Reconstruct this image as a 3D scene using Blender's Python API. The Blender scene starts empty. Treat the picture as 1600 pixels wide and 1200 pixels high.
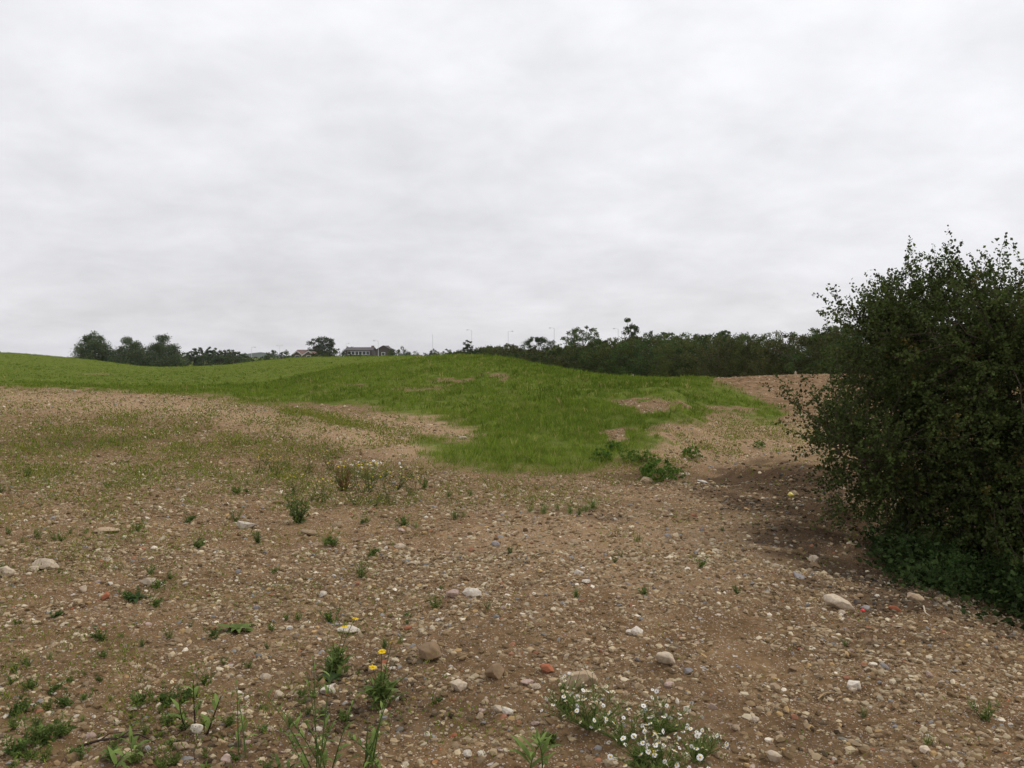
import bpy, math, random
import numpy as np

# ------------------------------------------------------------------ camera, sky, sun, exposure
scene = bpy.context.scene
COL = scene.collection
F = 1331.0                      # focal length in photograph pixels (1600 wide)
HORIZON = 556.0
CAM = np.array([0.0, 0.0, 1.65])
PITCH = math.atan((600 - HORIZON) / F)
cd = bpy.data.cameras.new("camera")
cam = bpy.data.objects.new("camera", cd)
COL.objects.link(cam)
cd.sensor_width = 36.0
cd.lens = 36.0 * F / 1600.0
cd.clip_start = 0.1
cd.clip_end = 9000
cam.location = CAM
cam.rotation_euler = (math.radians(90) - PITCH, 0, 0)
scene.camera = cam

SUN_EL, SUN_AZ = math.radians(46), math.radians(62)   # azimuth from +Y towards +X
world = bpy.data.worlds.new("World")
scene.world = world
world.use_nodes = True
wt = world.node_tree
wt.nodes.clear()


def N(t, kind, **kw):
    n = t.nodes.new(kind)
    for k, v in kw.items():
        if k in n.inputs.keys():
            n.inputs[k].default_value = v
        else:
            setattr(n, k, v)
    return n


def mth(t, op, a, b=None, clamp=False):
    n = t.nodes.new('ShaderNodeMath')
    n.operation = op
    n.use_clamp = clamp
    for i, v in enumerate((a, b)):
        if v is None:
            continue
        if isinstance(v, (int, float)):
            n.inputs[i].default_value = v
        else:
            t.links.new(v, n.inputs[i])
    return n.outputs[0]


def mixc(t, fac, a, b, blend='MIX'):
    n = t.nodes.new('ShaderNodeMix')
    n.data_type = 'RGBA'
    n.blend_type = blend
    for sock, v in ((n.inputs[0], fac), (n.inputs[6], a), (n.inputs[7], b)):
        if isinstance(v, (int, float)):
            sock.default_value = v
        elif isinstance(v, (tuple, list)):
            sock.default_value = tuple(v) if len(v) == 4 else (*v, 1)
        else:
            t.links.new(v, sock)
    return n.outputs[2]


def ramp(t, fac, stops):
    n = t.nodes.new('ShaderNodeValToRGB')
    e = n.color_ramp.elements
    while len(e) < len(stops):
        e.new(0.5)
    for el, (p, c) in zip(e, stops):
        el.position = p
        el.color = (*c, 1) if len(c) == 3 else c
    t.links.new(fac, n.inputs[0])
    return n.outputs[0]


def build_sky():
    t = wt
    tc = N(t, 'ShaderNodeTexCoord')
    sep = N(t, 'ShaderNodeSeparateXYZ')
    t.links.new(tc.outputs['Generated'], sep.inputs[0])
    z = mth(t, 'MAXIMUM', sep.outputs[2], 0.0)
    den = mth(t, 'ADD', z, 0.28)
    px = mth(t, 'DIVIDE', sep.outputs[0], den)
    py = mth(t, 'DIVIDE', sep.outputs[1], den)
    comb = N(t, 'ShaderNodeCombineXYZ')
    t.links.new(px, comb.inputs[0]); t.links.new(py, comb.inputs[1])

    def cloud(scale, detail, rough, dist, off):
        mp = N(t, 'ShaderNodeMapping')
        mp.inputs['Location'].default_value = off
        t.links.new(comb.outputs[0], mp.inputs['Vector'])
        n = N(t, 'ShaderNodeTexNoise', Scale=scale, Detail=detail, Roughness=rough, Distortion=dist)
        t.links.new(mp.outputs[0], n.inputs['Vector'])
        return n.outputs['Fac']
    n1 = cloud(0.62, 5, 0.5, 0.25, (3.1, 7.7, 0.0))
    n2 = cloud(4.2, 8, 0.58, 0.2, (11.3, 2.1, 0.0))
    base = ramp(t, z, [(0.0, (6.0, 5.95, 6.2)), (0.06, (6.3, 6.25, 6.5)), (0.2, (7.05, 7.03, 7.28)), (0.42, (7.75, 7.76, 7.98)), (1.0, (8.0, 8.02, 8.2))])
    # ramp colours above 1 are allowed in nodes
    s1 = mth(t, 'MULTIPLY', mth(t, 'SUBTRACT', n1, 0.5), 0.5)
    s2 = mth(t, 'MULTIPLY', mth(t, 'SUBTRACT', n2, 0.5), 0.38)
    s = mth(t, 'ADD', mth(t, 'ADD', s1, s2), 1.0)
    s = mth(t, 'MINIMUM', mth(t, 'MAXIMUM', s, 0.8), 1.13)
    cc = N(t, 'ShaderNodeCombineXYZ')
    for i in range(3):
        t.links.new(s, cc.inputs[i])
    clouds = mixc(t, 1.0, base, cc.outputs[0], 'MULTIPLY')
    sky = N(t, 'ShaderNodeTexSky')
    sky.sky_type = 'NISHITA'
    sky.sun_disc = False
    sky.sun_elevation = SUN_EL
    sky.sun_rotation = SUN_AZ
    col = mixc(t, 0.96, sky.outputs[0], clouds)
    bg = N(t, 'ShaderNodeBackground', Strength=0.124)
    t.links.new(col, bg.inputs['Color'])
    out = N(t, 'ShaderNodeOutputWorld')
    t.links.new(bg.outputs[0], out.inputs['Surface'])


build_sky()
sd = bpy.data.lights.new("sun", 'SUN')
sd.energy = 1.3
sd.angle = math.radians(18)
sd.color = (1.0, 0.93, 0.80)
sun = bpy.data.objects.new("sun", sd)
COL.objects.link(sun)
sun.location = (0, 0, 60)
sun.rotation_euler = (math.radians(90) - SUN_EL, 0, math.pi - SUN_AZ)   # light comes from the sun's azimuth
scene.view_settings.view_transform = 'Standard'
scene.view_settings.look = 'None'
scene.view_settings.gamma = 1
scene.view_settings.exposure = 0.0

rng = np.random.default_rng(7)
random.seed(7)

# ------------------------------------------------------------------ numeric helpers
_perm = np.random.default_rng(99).random((256, 256))


def vnoise(x, y, seed=0):
    x = np.asarray(x, float) + seed * 17.31
    y = np.asarray(y, float) + seed * 9.73
    xi = np.floor(x).astype(np.int64); yi = np.floor(y).astype(np.int64)
    fx = x - xi; fy = y - yi
    fx = fx * fx * (3 - 2 * fx); fy = fy * fy * (3 - 2 * fy)
    a = _perm[xi & 255, yi & 255]; b = _perm[(xi + 1) & 255, yi & 255]
    c = _perm[xi & 255, (yi + 1) & 255]; d = _perm[(xi + 1) & 255, (yi + 1) & 255]
    return (a * (1 - fx) + b * fx) * (1 - fy) + (c * (1 - fx) + d * fx) * fy


def fbm(x, y, oct=4, seed=0):
    s = 0; a = 1; tot = 0
    for o in range(oct):
        s = s + a * vnoise(x * 2 ** o, y * 2 ** o, seed + o)
        tot += a; a *= 0.5
    return s / tot - 0.5


def pix_dir(px, row):
    px = np.asarray(px, float); row = np.asarray(row, float)
    sx = (px - 800) / F; sy = (600 - row) / F
    return sx + 0 * sy, math.cos(PITCH) + math.sin(PITCH) * sy, -math.sin(PITCH) + math.cos(PITCH) * sy


def point(px, row, Y):
    dx, dy, dz = pix_dir(px, row)
    return np.array([dx / dy * Y, Y, CAM[2] + dz / dy * Y])


def project(X, Y, Z):
    dy = Y; dz = Z - CAM[2]
    fw = np.maximum(dy * math.cos(PITCH) - dz * math.sin(PITCH), 0.05)
    up = dy * math.sin(PITCH) + dz * math.cos(PITCH)
    return 800 + F * X / fw, 600 - F * up / fw


# ------------------------------------------------------------------ terrain table
NEAR_L = [(3.3, 1205), (5, 998), (7, 872), (9, 804), (12, 737), (16, 684), (20, 647)]
COLS = {
    -600: NEAR_L + [(26, 608), (30, 613), (38, 612), (60, 585), (90, 555), (125, 533), (170, 545)],
    0: NEAR_L + [(26, 612), (29, 617), (34, 618), (42, 606), (60, 588), (90, 567), (120, 550.5), (150, 556)],
    150: NEAR_L + [(26, 613.5), (29, 619), (34, 620), (42, 609), (60, 595), (90, 578), (118, 563), (150, 574)],
    250: [(3.3, 1205), (5, 1000), (7, 874), (9, 806), (12, 738), (16, 687), (20, 650), (25, 617), (28, 623), (34, 622), (42, 610), (60, 598), (85, 584), (108, 573.5), (150, 582)],
    330: [(3.3, 1205), (5, 1001), (7, 876), (9, 808), (12, 741), (16, 690), (20, 650), (24, 624.5), (27, 630), (32, 627), (42, 610), (60, 594), (85, 580), (104, 571.5), (150, 580)],
    410: [(3.3, 1205), (5, 1002), (7, 878), (9, 812), (12, 746), (15, 703), (19, 655), (22, 637), (25, 641), (31, 630), (42, 609), (60, 588), (80, 573), (95, 563.5), (140, 575)],
    480: [(3.3, 1205), (5, 1003), (7, 880), (9, 814), (12, 750), (14, 718), (17, 670), (19.5, 651), (22, 655), (27, 641), (36, 614), (50, 585), (56, 581), (66, 575), (88, 558), (140, 570)],
    540: [(3.3, 1205), (5, 1003), (7, 882), (9, 816), (12, 753), (14, 717), (16, 683), (17.5, 668), (20, 668), (25, 645), (33, 614), (43, 586), (50, 573.5), (56, 576), (64, 573), (86, 557.5), (140, 572)],
    620: [(3.3, 1205), (5, 1003), (7, 883), (9, 818), (12, 757), (13.5, 727), (15, 697), (17, 690), (20, 667), (25, 643), (32, 612), (42, 580), (50, 565), (56, 565), (75, 556), (140, 568)],
    720: [(3.3, 1205), (5, 1003), (7, 882), (9, 817), (11, 773), (13, 737), (15, 707), (16.5, 691), (19, 676), (24, 646), (32, 606), (42, 574), (52, 554.5), (70, 560), (130, 572)],
    790: [(3.3, 1205), (5, 1002), (7, 880), (9, 815), (11, 773), (13, 742), (15, 709), (17, 688), (20, 663), (26, 624), (34, 590), (43, 567), (49, 560.5), (65, 570), (130, 575)],
    860: [(3.3, 1205), (5, 1001), (7, 878), (9, 815), (11, 773), (13, 744), (15, 713), (18, 677), (22, 644), (28, 609), (36, 583), (43, 574.5), (60, 584), (130, 576)],
    950: [(3.3, 1205), (5, 1001), (7, 880), (9, 818), (11, 778), (13, 745), (15, 715), (18, 676), (22, 642), (27, 616), (33, 598), (39, 589.5), (55, 597), (130, 578)],
    1030: [(3.3, 1205), (5, 1003), (7, 884), (9, 822), (11, 782), (13, 750), (15, 720), (17, 690), (20, 655), (23, 630), (28, 608), (34, 596), (39, 593), (55, 600), (130, 578)],
    1090: [(3.3, 1205), (5, 1006), (7, 889), (9, 825), (11, 783), (13, 752), (15, 730), (18, 697), (22, 667), (26, 644), (31, 615), (36, 596), (41, 591.5), (55, 600), (130, 578)],
    1170: [(3.3, 1205), (5, 1012), (7, 896), (9, 828), (11, 782), (14, 738), (18, 700), (22, 675), (26, 657), (31, 635), (37, 608), (46, 588.5), (60, 596), (130, 578)],
    1250: [(3.3, 1205), (5, 1020), (7, 902), (9, 832), (11, 785), (14, 740), (18, 702), (22, 677), (26, 660), (31, 640), (38, 608), (48, 585.5), (60, 594), (130, 578)],
    1320: [(3.3, 1206), (5, 1026), (6.5, 930), (8, 885), (10, 826), (14, 752), (18, 707), (22, 681), (26, 662), (31, 640), (38, 608), (48, 585), (60, 592), (130, 578)],
    1450: [(3.3, 1210), (4.2, 1100), (5.2, 1010), (6.0, 954), (7, 935), (9, 865), (14, 760), (22, 682), (31, 638), (48, 588), (60, 592), (130, 578)],
    1600: [(3.3, 1222), (4.2, 1115), (5.0, 1050), (5.8, 1006), (6.6, 1000), (9, 880), (14, 765), (22, 682), (31, 638), (48, 590), (60, 592), (130, 578)],
    2000: [(3.3, 1240), (4.2, 1140), (5.0, 1080), (6, 1040), (7, 990), (9, 885), (14, 765), (22, 682), (31, 638), (48, 590), (60, 592), (130, 578)],
}
LY = np.linspace(math.log(3.3), math.log(400), 420)


def pchip(xs, ys, xq):
    xs = np.asarray(xs, float); ys = np.asarray(ys, float)
    h = np.diff(xs); d = np.diff(ys) / h
    m = np.zeros(len(xs))
    m[0], m[-1] = d[0], d[-1]
    for i in range(1, len(xs) - 1):
        if d[i - 1] * d[i] > 0:
            w1 = 2 * h[i] + h[i - 1]; w2 = h[i] + 2 * h[i - 1]
            m[i] = (w1 + w2) / (w1 / d[i - 1] + w2 / d[i])
    i = np.clip(np.searchsorted(xs, xq) - 1, 0, len(xs) - 2)
    tt = np.clip((xq - xs[i]) / h[i], 0, 1)
    t2, t3 = tt * tt, tt ** 3
    return (2 * t3 - 3 * t2 + 1) * ys[i] + (t3 - 2 * t2 + tt) * h[i] * m[i] + (-2 * t3 + 3 * t2) * ys[i + 1] + (t3 - t2) * h[i] * m[i + 1]


def build_table():
    us, rows = [], []
    for px, pts in sorted(COLS.items()):
        ys = [p[0] for p in pts] + [230, 400]
        zs = [point(px, p[1], p[0])[2] for p in pts] + [-1.6, -1.9]
        us.append((px - 800) / F)
        rows.append(pchip(np.log(ys), zs, LY))
    rows = np.array(rows)
    uq = np.linspace(us[0], us[-1], 500)
    out = np.empty((500, len(LY)))
    for j in range(len(LY)):
        out[:, j] = pchip(us, rows[:, j], uq)
    k = np.array([1, 3, 4, 3, 1], float); k /= k.sum()
    for _ in range(3):
        p = np.pad(out, ((2, 2), (0, 0)), mode='edge')
        out = sum(k[i] * p[i:i + 500] for i in range(5))
    return uq, out


UQ, ZT = build_table()
LUMPS = []      # x, y, radius, height of small earth heaps


def Hbase(X, Y):
    X = np.asarray(X, float); Y = np.asarray(Y, float)
    Yc = np.maximum(Y, 3.3)
    u = np.clip(X / Yc, UQ[0], UQ[-1])
    fu = (u - UQ[0]) / (UQ[1] - UQ[0]); iu = np.clip(fu.astype(int), 0, len(UQ) - 2); fu = fu - iu
    fl = (np.clip(np.log(Yc), LY[0], LY[-1]) - LY[0]) / (LY[1] - LY[0]); il = np.clip(fl.astype(int), 0, len(LY) - 2); fl = fl - il
    return (ZT[iu, il] * (1 - fu) + ZT[iu + 1, il] * fu) * (1 - fl) + (ZT[iu, il + 1] * (1 - fu) + ZT[iu + 1, il + 1] * fu) * fl


def H(X, Y):
    X = np.asarray(X, float); Y = np.asarray(Y, float)
    z = Hbase(X, Y)
    fade = np.clip((90 - Y) / 60, 0.15, 1)
    z = z + fade * (0.10 * fbm(X * 0.55, Y * 0.55, 3, 3) + 0.055 * fbm(X * 2.3, Y * 2.3, 3, 11))
    near = np.clip((20 - Y) / 12, 0, 1)
    z = z + near * (0.05 * fbm(X * 9, Y * 9, 3, 21) + 0.02 * fbm(X * 37, Y * 37, 2, 25))
    z = z + .85 * np.exp(-((X - 3.9) / 2.2) ** 2 - ((Y - 21) / 6.0) ** 2) * fbm(X * .75, Y * .75, 3, 15)
    z = z + .16 * np.clip((X - 2.6) / 1.5, 0, 1) * np.clip((Y - 10.5) / 3, 0, 1) * np.clip((38 - Y) / 8, 0, 1) * fbm(X * .5 + .25 * Y, Y * 2.2 - .3 * X, 4, 19)
    for (lx, ly, r, h) in LUMPS:
        d2 = ((X - lx) ** 2 + (Y - ly) ** 2) / (r * r)
        z = z + h * np.exp(-d2) * (1 + 1.6 * fbm(X * 3, Y * 3, 3, 31))
    return z


_march = np.exp(np.linspace(math.log(2.0), math.log(400), 2600))


def at(px, row):
    """the point where the sight line through a pixel of the photograph meets the ground"""
    dx, dy, dz = pix_dir(px, row)
    xs = float(dx / dy) * _march
    zs = CAM[2] + float(dz / dy) * _march
    g = H(xs, _march)
    hit = np.nonzero(zs <= g)[0]
    i = hit[0] if len(hit) else len(_march) - 1
    return np.array([xs[i], _march[i], g[i]])


for (lp, lr, r, h) in ((1150, 745, .2, .09), (1172, 740, .25, .1), (1198, 750, .22, .09), (1215, 744, .28, .1), (1240, 754, .2, .08), (1262, 748, .25, .1), (1290, 760, .3, .1), (1230, 765, .2, .06), (1180, 762, .18, .06),
                       (1010, 748, .25, .1), (1290, 800, .3, .1), (1320, 815, .25, .1), (1350, 862, .3, .08), (300, 655, 1.0, .12), (905, 800, .6, .05), (1270, 690, .5, .08),
                       (1130, 600, .7, .1), (1165, 596, .9, .14), (1200, 598, .6, .12), (1235, 594, .9, .12), (1270, 597, .7, .12), (1190, 610, .6, .1), (1240, 620, .7, .12), (1265, 640, .8, .15), (1215, 655, .6, .12)):
    p_ = at(lp, lr)
    LUMPS.append((p_[0], p_[1], r, h))


# ------------------------------------------------------------------ ground cover masks (where grass really grows)
def poly_mask(px, row, poly):
    inside = np.zeros(px.shape, bool)
    n = len(poly)
    for i in range(n):
        x1, y1 = poly[i]; x2, y2 = poly[(i + 1) % n]
        if y1 == y2:
            continue
        c = ((y1 > row) != (y2 > row)) & (px < (x2 - x1) * (row - y1) / (y2 - y1) + x1)
        inside ^= c
    return inside


GREEN = [(-3000, 606), (0, 606), (150, 611), (250, 616), (330, 622), (400, 631), (470, 637), (520, 640), (570, 642), (640, 654), (700, 666), (745, 677),
         (740, 690), (690, 690), (640, 682), (612, 686), (640, 700), (650, 716), (690, 738), (760, 747), (850, 748), (930, 746), (965, 736),
         (1000, 726), (1040, 712), (1052, 694), (1042, 684), (1045, 674), (1065, 666), (1085, 668), (1100, 668), (1105, 654), (1140, 652),
         (1180, 664), (1225, 664), (1240, 652), (1205, 632), (1160, 610), (1112, 593), (1100, 570), (1100, 400), (-3000, 400)]


def masks(X, Y, Z):
    px, row = project(X, Y, Z)
    jx = 26 * fbm(X * 0.9, Y * 0.9, 3, 41) * np.clip(20 / Y, .25, 1) * 2
    jy = 12 * fbm(X * 0.9, Y * 0.9, 3, 47) * np.clip(20 / Y, .25, 1) * 2
    acc = 0
    kd = np.clip(15 / Y, .12, 1.15)
    for ox, oy in ((0, 0), (9, 3), (-9, -3), (5, -6), (-5, 6), (18, 8), (-18, -8), (0, 11), (0, -10), (14, -4), (-14, 4), (0, 22), (0, -18), (28, 0), (-28, 0), (0, 32), (12, 18), (-12, 20)):
        acc = acc + poly_mask(px + jx + ox * kd, row + jy + oy * kd, GREEN)
    g = acc / 18.0
    g = np.where(Y < 11.5, 0, g)

    hf = 1.1 * fbm(X * 2.6, Y * 2.6, 3, 53)

    def ell(cx, cy, rx, ry, soft=0.5):
        d = np.sqrt(((px + jx * 1.1 - cx) / rx) ** 2 + ((row + jy * .8 - cy) / ry) ** 2) + hf
        return np.clip((1 + soft - d) / soft, 0, 1)
    bare = np.maximum.reduce([0.45 * ell(705, 594, 26, 2.5), 0.3 * ell(655, 606, 40, 3), .35 * ell(490, 612, 24, 2), .3 * ell(560, 601, 20, 2), .7 * ell(525, 636, 26, 4),
                              .5 * ell(780, 589, 16, 3), .4 * ell(400, 611, 20, 2), .25 * ell(150, 584, 24, 1.5), 1.0 * ell(1012, 634, 42, 9), 0.9 * ell(962, 678, 24, 7), .45 * ell(1050, 672, 34, 6), .3 * ell(820, 635, 24, 3), .4 * ell(1140, 640, 40, 4)])
    # the thin worn line across the hill
    tl = np.abs((row + jy * .3) - (606 - (px - 690) * 0.33)); trail = np.clip(1 - tl / 2.6, 0, 1) * (px > 688) * (px < 765)
    bare = np.maximum(bare, .6 * trail)
    g = g * (1 - bare)
    dark_soil = np.maximum.reduce([ell(1230, 765, 90, 30, .7), .8 * ell(1265, 820, 70, 40, .7), .9 * ell(1400, 900, 130, 30, .6), .6 * ell(1480, 985, 160, 22, .6), .5 * ell(1040, 748, 60, 10), .35 * ell(80, 690, 200, 8), .8 * ell(1530, 900, 200, 80, .4), .3 * np.clip((row - 830) / 200, 0, 1) * np.clip(1 + 2.2 * fbm(X * .9, Y * .9, 3, 91), 0, 2), .5 * ell(1000, 800, 120, 12)])  # darker soil beside and under the bush and over the near ground
    # raw brown spoil on the far heap
    spoil = np.maximum(ell(1200, 597, 110, 11, .6) * 0.9, .7 * ell(1250, 630, 60, 14))
    sparse = np.maximum.reduce([ell(230, 730, 260, 50, .8), .9 * ell(520, 745, 120, 45, .7), .9 * ell(60, 810, 110, 42, .7), .16 * ell(120, 660, 240, 25, .8), .55 * ell(700, 765, 150, 22, .7),
                                1.0 * ell(200, 1000, 280, 130, .8), 1.4 * ell(90, 1130, 190, 60, .6), .55 * ell(880, 785, 70, 14), .6 * ell(640, 1150, 120, 60), .4 * ell(1150, 690, 90, 22), .7 * ell(1000, 735, 70, 20)])
    dark_soil = np.clip(dark_soil * np.clip(1 + 2.4 * fbm(X * 1.7, Y * 1.7, 4, 95), 0, 1.6), 0, 1)
    pl = np.interp(px, [-400, 0, 200, 330, 480, 600, 700], [622, 624, 628, 640, 668, 692, 705])
    pale_soil = np.maximum.reduce([np.clip(1.3 - np.abs(row + jy * .5 - pl - 2) / 20, 0, 1) * (px < 690) * (Y > 10), .9 * ell(640, 668, 110, 20), .8 * ell(1150, 690, 130, 26, .6), .55 * ell(1010, 850, 220, 50, .8), .4 * ell(1080, 690, 60, 10)])  # paler soil along the bank crest, in the hollow and on the tracks
    sparse = np.maximum(sparse, 0.7 * np.clip(1.4 - np.abs(row + jy * .4 - pl + 16) / 7, 0, 1) * (px > 440) * (px < 690) * (Y > 15))
    return px, row, g, dark_soil, spoil, sparse, pale_soil


# ------------------------------------------------------------------ mesh helpers
def new_obj(name, me, parent=None):
    o = bpy.data.objects.new(name, me)
    COL.objects.link(o)
    if parent is not None:
        o.parent = parent
    return o


def mesh_np(name, V, Fc, mats, tint=None, smooth=False, mi=None):
    V = np.ascontiguousarray(V, np.float32); Fc = np.ascontiguousarray(Fc, np.int32)
    me = bpy.data.meshes.new(name)
    n, k = Fc.shape
    me.vertices.add(len(V)); me.vertices.foreach_set('co', V.ravel())
    me.loops.add(n * k); me.loops.foreach_set('vertex_index', Fc.ravel())
    me.polygons.add(n); me.polygons.foreach_set('loop_start', np.arange(0, n * k, k, dtype=np.int32))
    me.polygons.foreach_set('use_smooth', np.full(n, smooth))
    if not isinstance(mats, (list, tuple)):
        mats = [mats]
    for m in mats:
        me.materials.append(m)
    if mi is not None:
        me.polygons.foreach_set('material_index', np.ascontiguousarray(mi, np.int32))
    if tint is not None:
        a = me.attributes.new('tint', 'FLOAT_COLOR', 'POINT')
        c = np.ones((len(V), 4), np.float32); tint = np.asarray(tint); c[:, :tint.shape[-1]] = tint
        a.data.foreach_set('color', c.ravel())
    me.update(calc_edges=True)
    me.validate()
    return me


def tag(o, label, cat, group=None, kind=None):
    if label: o['label'] = label
    if cat: o['category'] = cat
    if group: o['group'] = group
    if kind: o['kind'] = kind
    return o


def empty(name, loc, rz=0.0):
    e = bpy.data.objects.new(name, None)
    COL.objects.link(e)
    e.location = [float(v) for v in loc]
    e.rotation_euler = (0, 0, rz)
    e.empty_display_size = 0.1
    return e


def dup(root, loc, rz=0.0, sc=1.0):
    c = root.copy(); COL.objects.link(c)
    c.location = [float(v) for v in loc]; c.rotation_euler = (0, 0, rz); c.scale = (sc, sc, sc) if not isinstance(sc, tuple) else sc
    for ch in root.children:
        d = ch.copy(); COL.objects.link(d); d.parent = c
        for g in ch.children:
            q = g.copy(); COL.objects.link(q); q.parent = d
    return c


def norm(v):
    return v / np.maximum(np.linalg.norm(v, axis=-1, keepdims=True), 1e-9)


def rand_dirs(n, r):
    return norm(r.normal(size=(n, 3)))


class Geo:
    """collects pieces of fixed face size, builds ONE mesh"""
    def __init__(self, k=4):
        self.k = k; self.v = []; self.f = []; self.t = []; self.n = 0; self.m = []

    def add(self, V, Fc, tint=(1, 1, 1), mi=0):
        V = np.asarray(V, float); Fc = np.asarray(Fc, int)
        self.v.append(V); self.f.append(Fc + self.n); self.n += len(V)
        self.t.append(np.broadcast_to(np.asarray(tint, float), (len(V), 3)))
        self.m.append(np.full(len(Fc), mi))

    def tube(self, path, radii, sides=5, tint=(1, 1, 1), mi=0):
        path = np.asarray(path, float); n = len(path)
        radii = np.broadcast_to(np.asarray(radii, float), (n,))
        tg = norm(np.gradient(path, axis=0))
        ref = np.array([0, 0, 1.0]) if abs(tg[0][2]) < 0.9 else np.array([1.0, 0, 0])
        s = norm(np.cross(tg, ref)); b = np.cross(tg, s)
        a = np.linspace(0, 2 * math.pi, sides, endpoint=False)
        V = path[:, None] + radii[:, None, None] * (np.cos(a)[None, :, None] * s[:, None] + np.sin(a)[None, :, None] * b[:, None])
        Fc = []
        for i in range(n - 1):
            for j in range(sides):
                j2 = (j + 1) % sides
                Fc.append((i * sides + j, i * sides + j2, (i + 1) * sides + j2, (i + 1) * sides + j))
        self.add(V.reshape(-1, 3), Fc, tint, mi)

    def leaves(self, P, D, size, tmpl, tint, r, roll=None, mi=0):
        """tmpl: (k,3) points along (length, width, height)"""
        P = np.asarray(P, float); n = len(P); D = norm(np.asarray(D, float))
        if roll is None:
            roll = rand_dirs(n, r)
        side = norm(np.cross(D, roll)); nr = np.cross(side, D)
        size = np.broadcast_to(np.asarray(size, float), (n,))
        tm = np.asarray(tmpl, float); k = len(tm)
        V = P[:, None] + size[:, None, None] * (tm[None, :, 0:1] * D[:, None] + tm[None, :, 1:2] * side[:, None] + tm[None, :, 2:3] * nr[:, None])
        Fc = np.arange(n * k).reshape(n, k)
        t = np.broadcast_to(np.asarray(tint, float), (n, 3))
        self.v.append(V.reshape(-1, 3)); self.f.append(Fc + self.n); self.n += n * k
        self.t.append(np.repeat(t, k, axis=0)); self.m.append(np.full(n, mi))

    def box(self, c, s, rz=0.0, tint=(1, 1, 1), mi=0):
        c = np.asarray(c, float); s = np.asarray(s, float) / 2
        v = np.array([(-1, -1, -1), (1, -1, -1), (1, 1, -1), (-1, 1, -1), (-1, -1, 1), (1, -1, 1), (1, 1, 1), (-1, 1, 1)], float) * s
        cz, sz = math.cos(rz), math.sin(rz)
        v = v @ np.array([[cz, sz, 0], [-sz, cz, 0], [0, 0, 1]]) + c
        self.add(v, [(0, 3, 2, 1), (4, 5, 6, 7), (0, 1, 5, 4), (1, 2, 6, 5), (2, 3, 7, 6), (3, 0, 4, 7)], tint, mi)

    def mesh(self, name, mats, smooth=False):
        return mesh_np(name, np.concatenate(self.v), np.concatenate(self.f), mats, np.concatenate(self.t), smooth, np.concatenate(self.m))

    def obj(self, name, mats, parent=None, smooth=False):
        return new_obj(name, self.mesh(name, mats, smooth), parent)


DIAMOND = [(0, 0, 0), (.5, .36, .1), (1, 0, 0), (.5, -.36, .1)]
LANCE = [(0, 0, 0), (.45, .16, .06), (1, 0, -.1), (.45, -.16, .06)]
BLADE = [(0, .035, 0), (.55, .03, .06), (1, 0, .22), (.55, -.03, .06)]
ROUND = [(0, 0, 0), (.3, .36, .05), (.75, .33, .05), (1, 0, 0), (.75, -.33, .05), (.3, -.36, .05)]


# ------------------------------------------------------------------ materials
def new_mat(name):
    m = bpy.data.materials.new(name)
    m.use_nodes = True
    m.node_tree.nodes.clear()
    return m, m.node_tree


def finish(t, shader):
    o = N(t, 'ShaderNodeOutputMaterial')
    t.links.new(shader, o.inputs['Surface'])


def foliage_mat(name, trans=0.3, rough=0.6, var=0.25):
    m, t = new_mat(name)
    at_ = N(t, 'ShaderNodeAttribute', attribute_name='tint')
    tc = N(t, 'ShaderNodeTexCoord')
    nz = N(t, 'ShaderNodeTexNoise', Scale=3.0, Detail=3)
    t.links.new(tc.outputs['Object'], nz.inputs['Vector'])
    k = mth(t, 'ADD', mth(t, 'MULTIPLY', nz.outputs['Fac'], 2 * var), 1 - var)
    cc = N(t, 'ShaderNodeCombineXYZ')
    for i in range(3):
        t.links.new(k, cc.inputs[i])
    c = mixc(t, 1.0, at_.outputs['Color'], cc.outputs[0], 'MULTIPLY')
    p = N(t, 'ShaderNodeBsdfPrincipled', Roughness=rough)
    p.inputs['Specular IOR Level'].default_value = 0.05 if 'grass' not in name else 0.0
    t.links.new(c, p.inputs['Base Color'])
    tr = N(t, 'ShaderNodeBsdfTranslucent')
    t.links.new(c, tr.inputs['Color'])
    mx = N(t, 'ShaderNodeMixShader', Fac=trans)
    mx.inputs[0].default_value = trans
    t.links.new(p.outputs[0], mx.inputs[1]); t.links.new(tr.outputs[0], mx.inputs[2])
    finish(t, mx.outputs[0])
    return m


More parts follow.
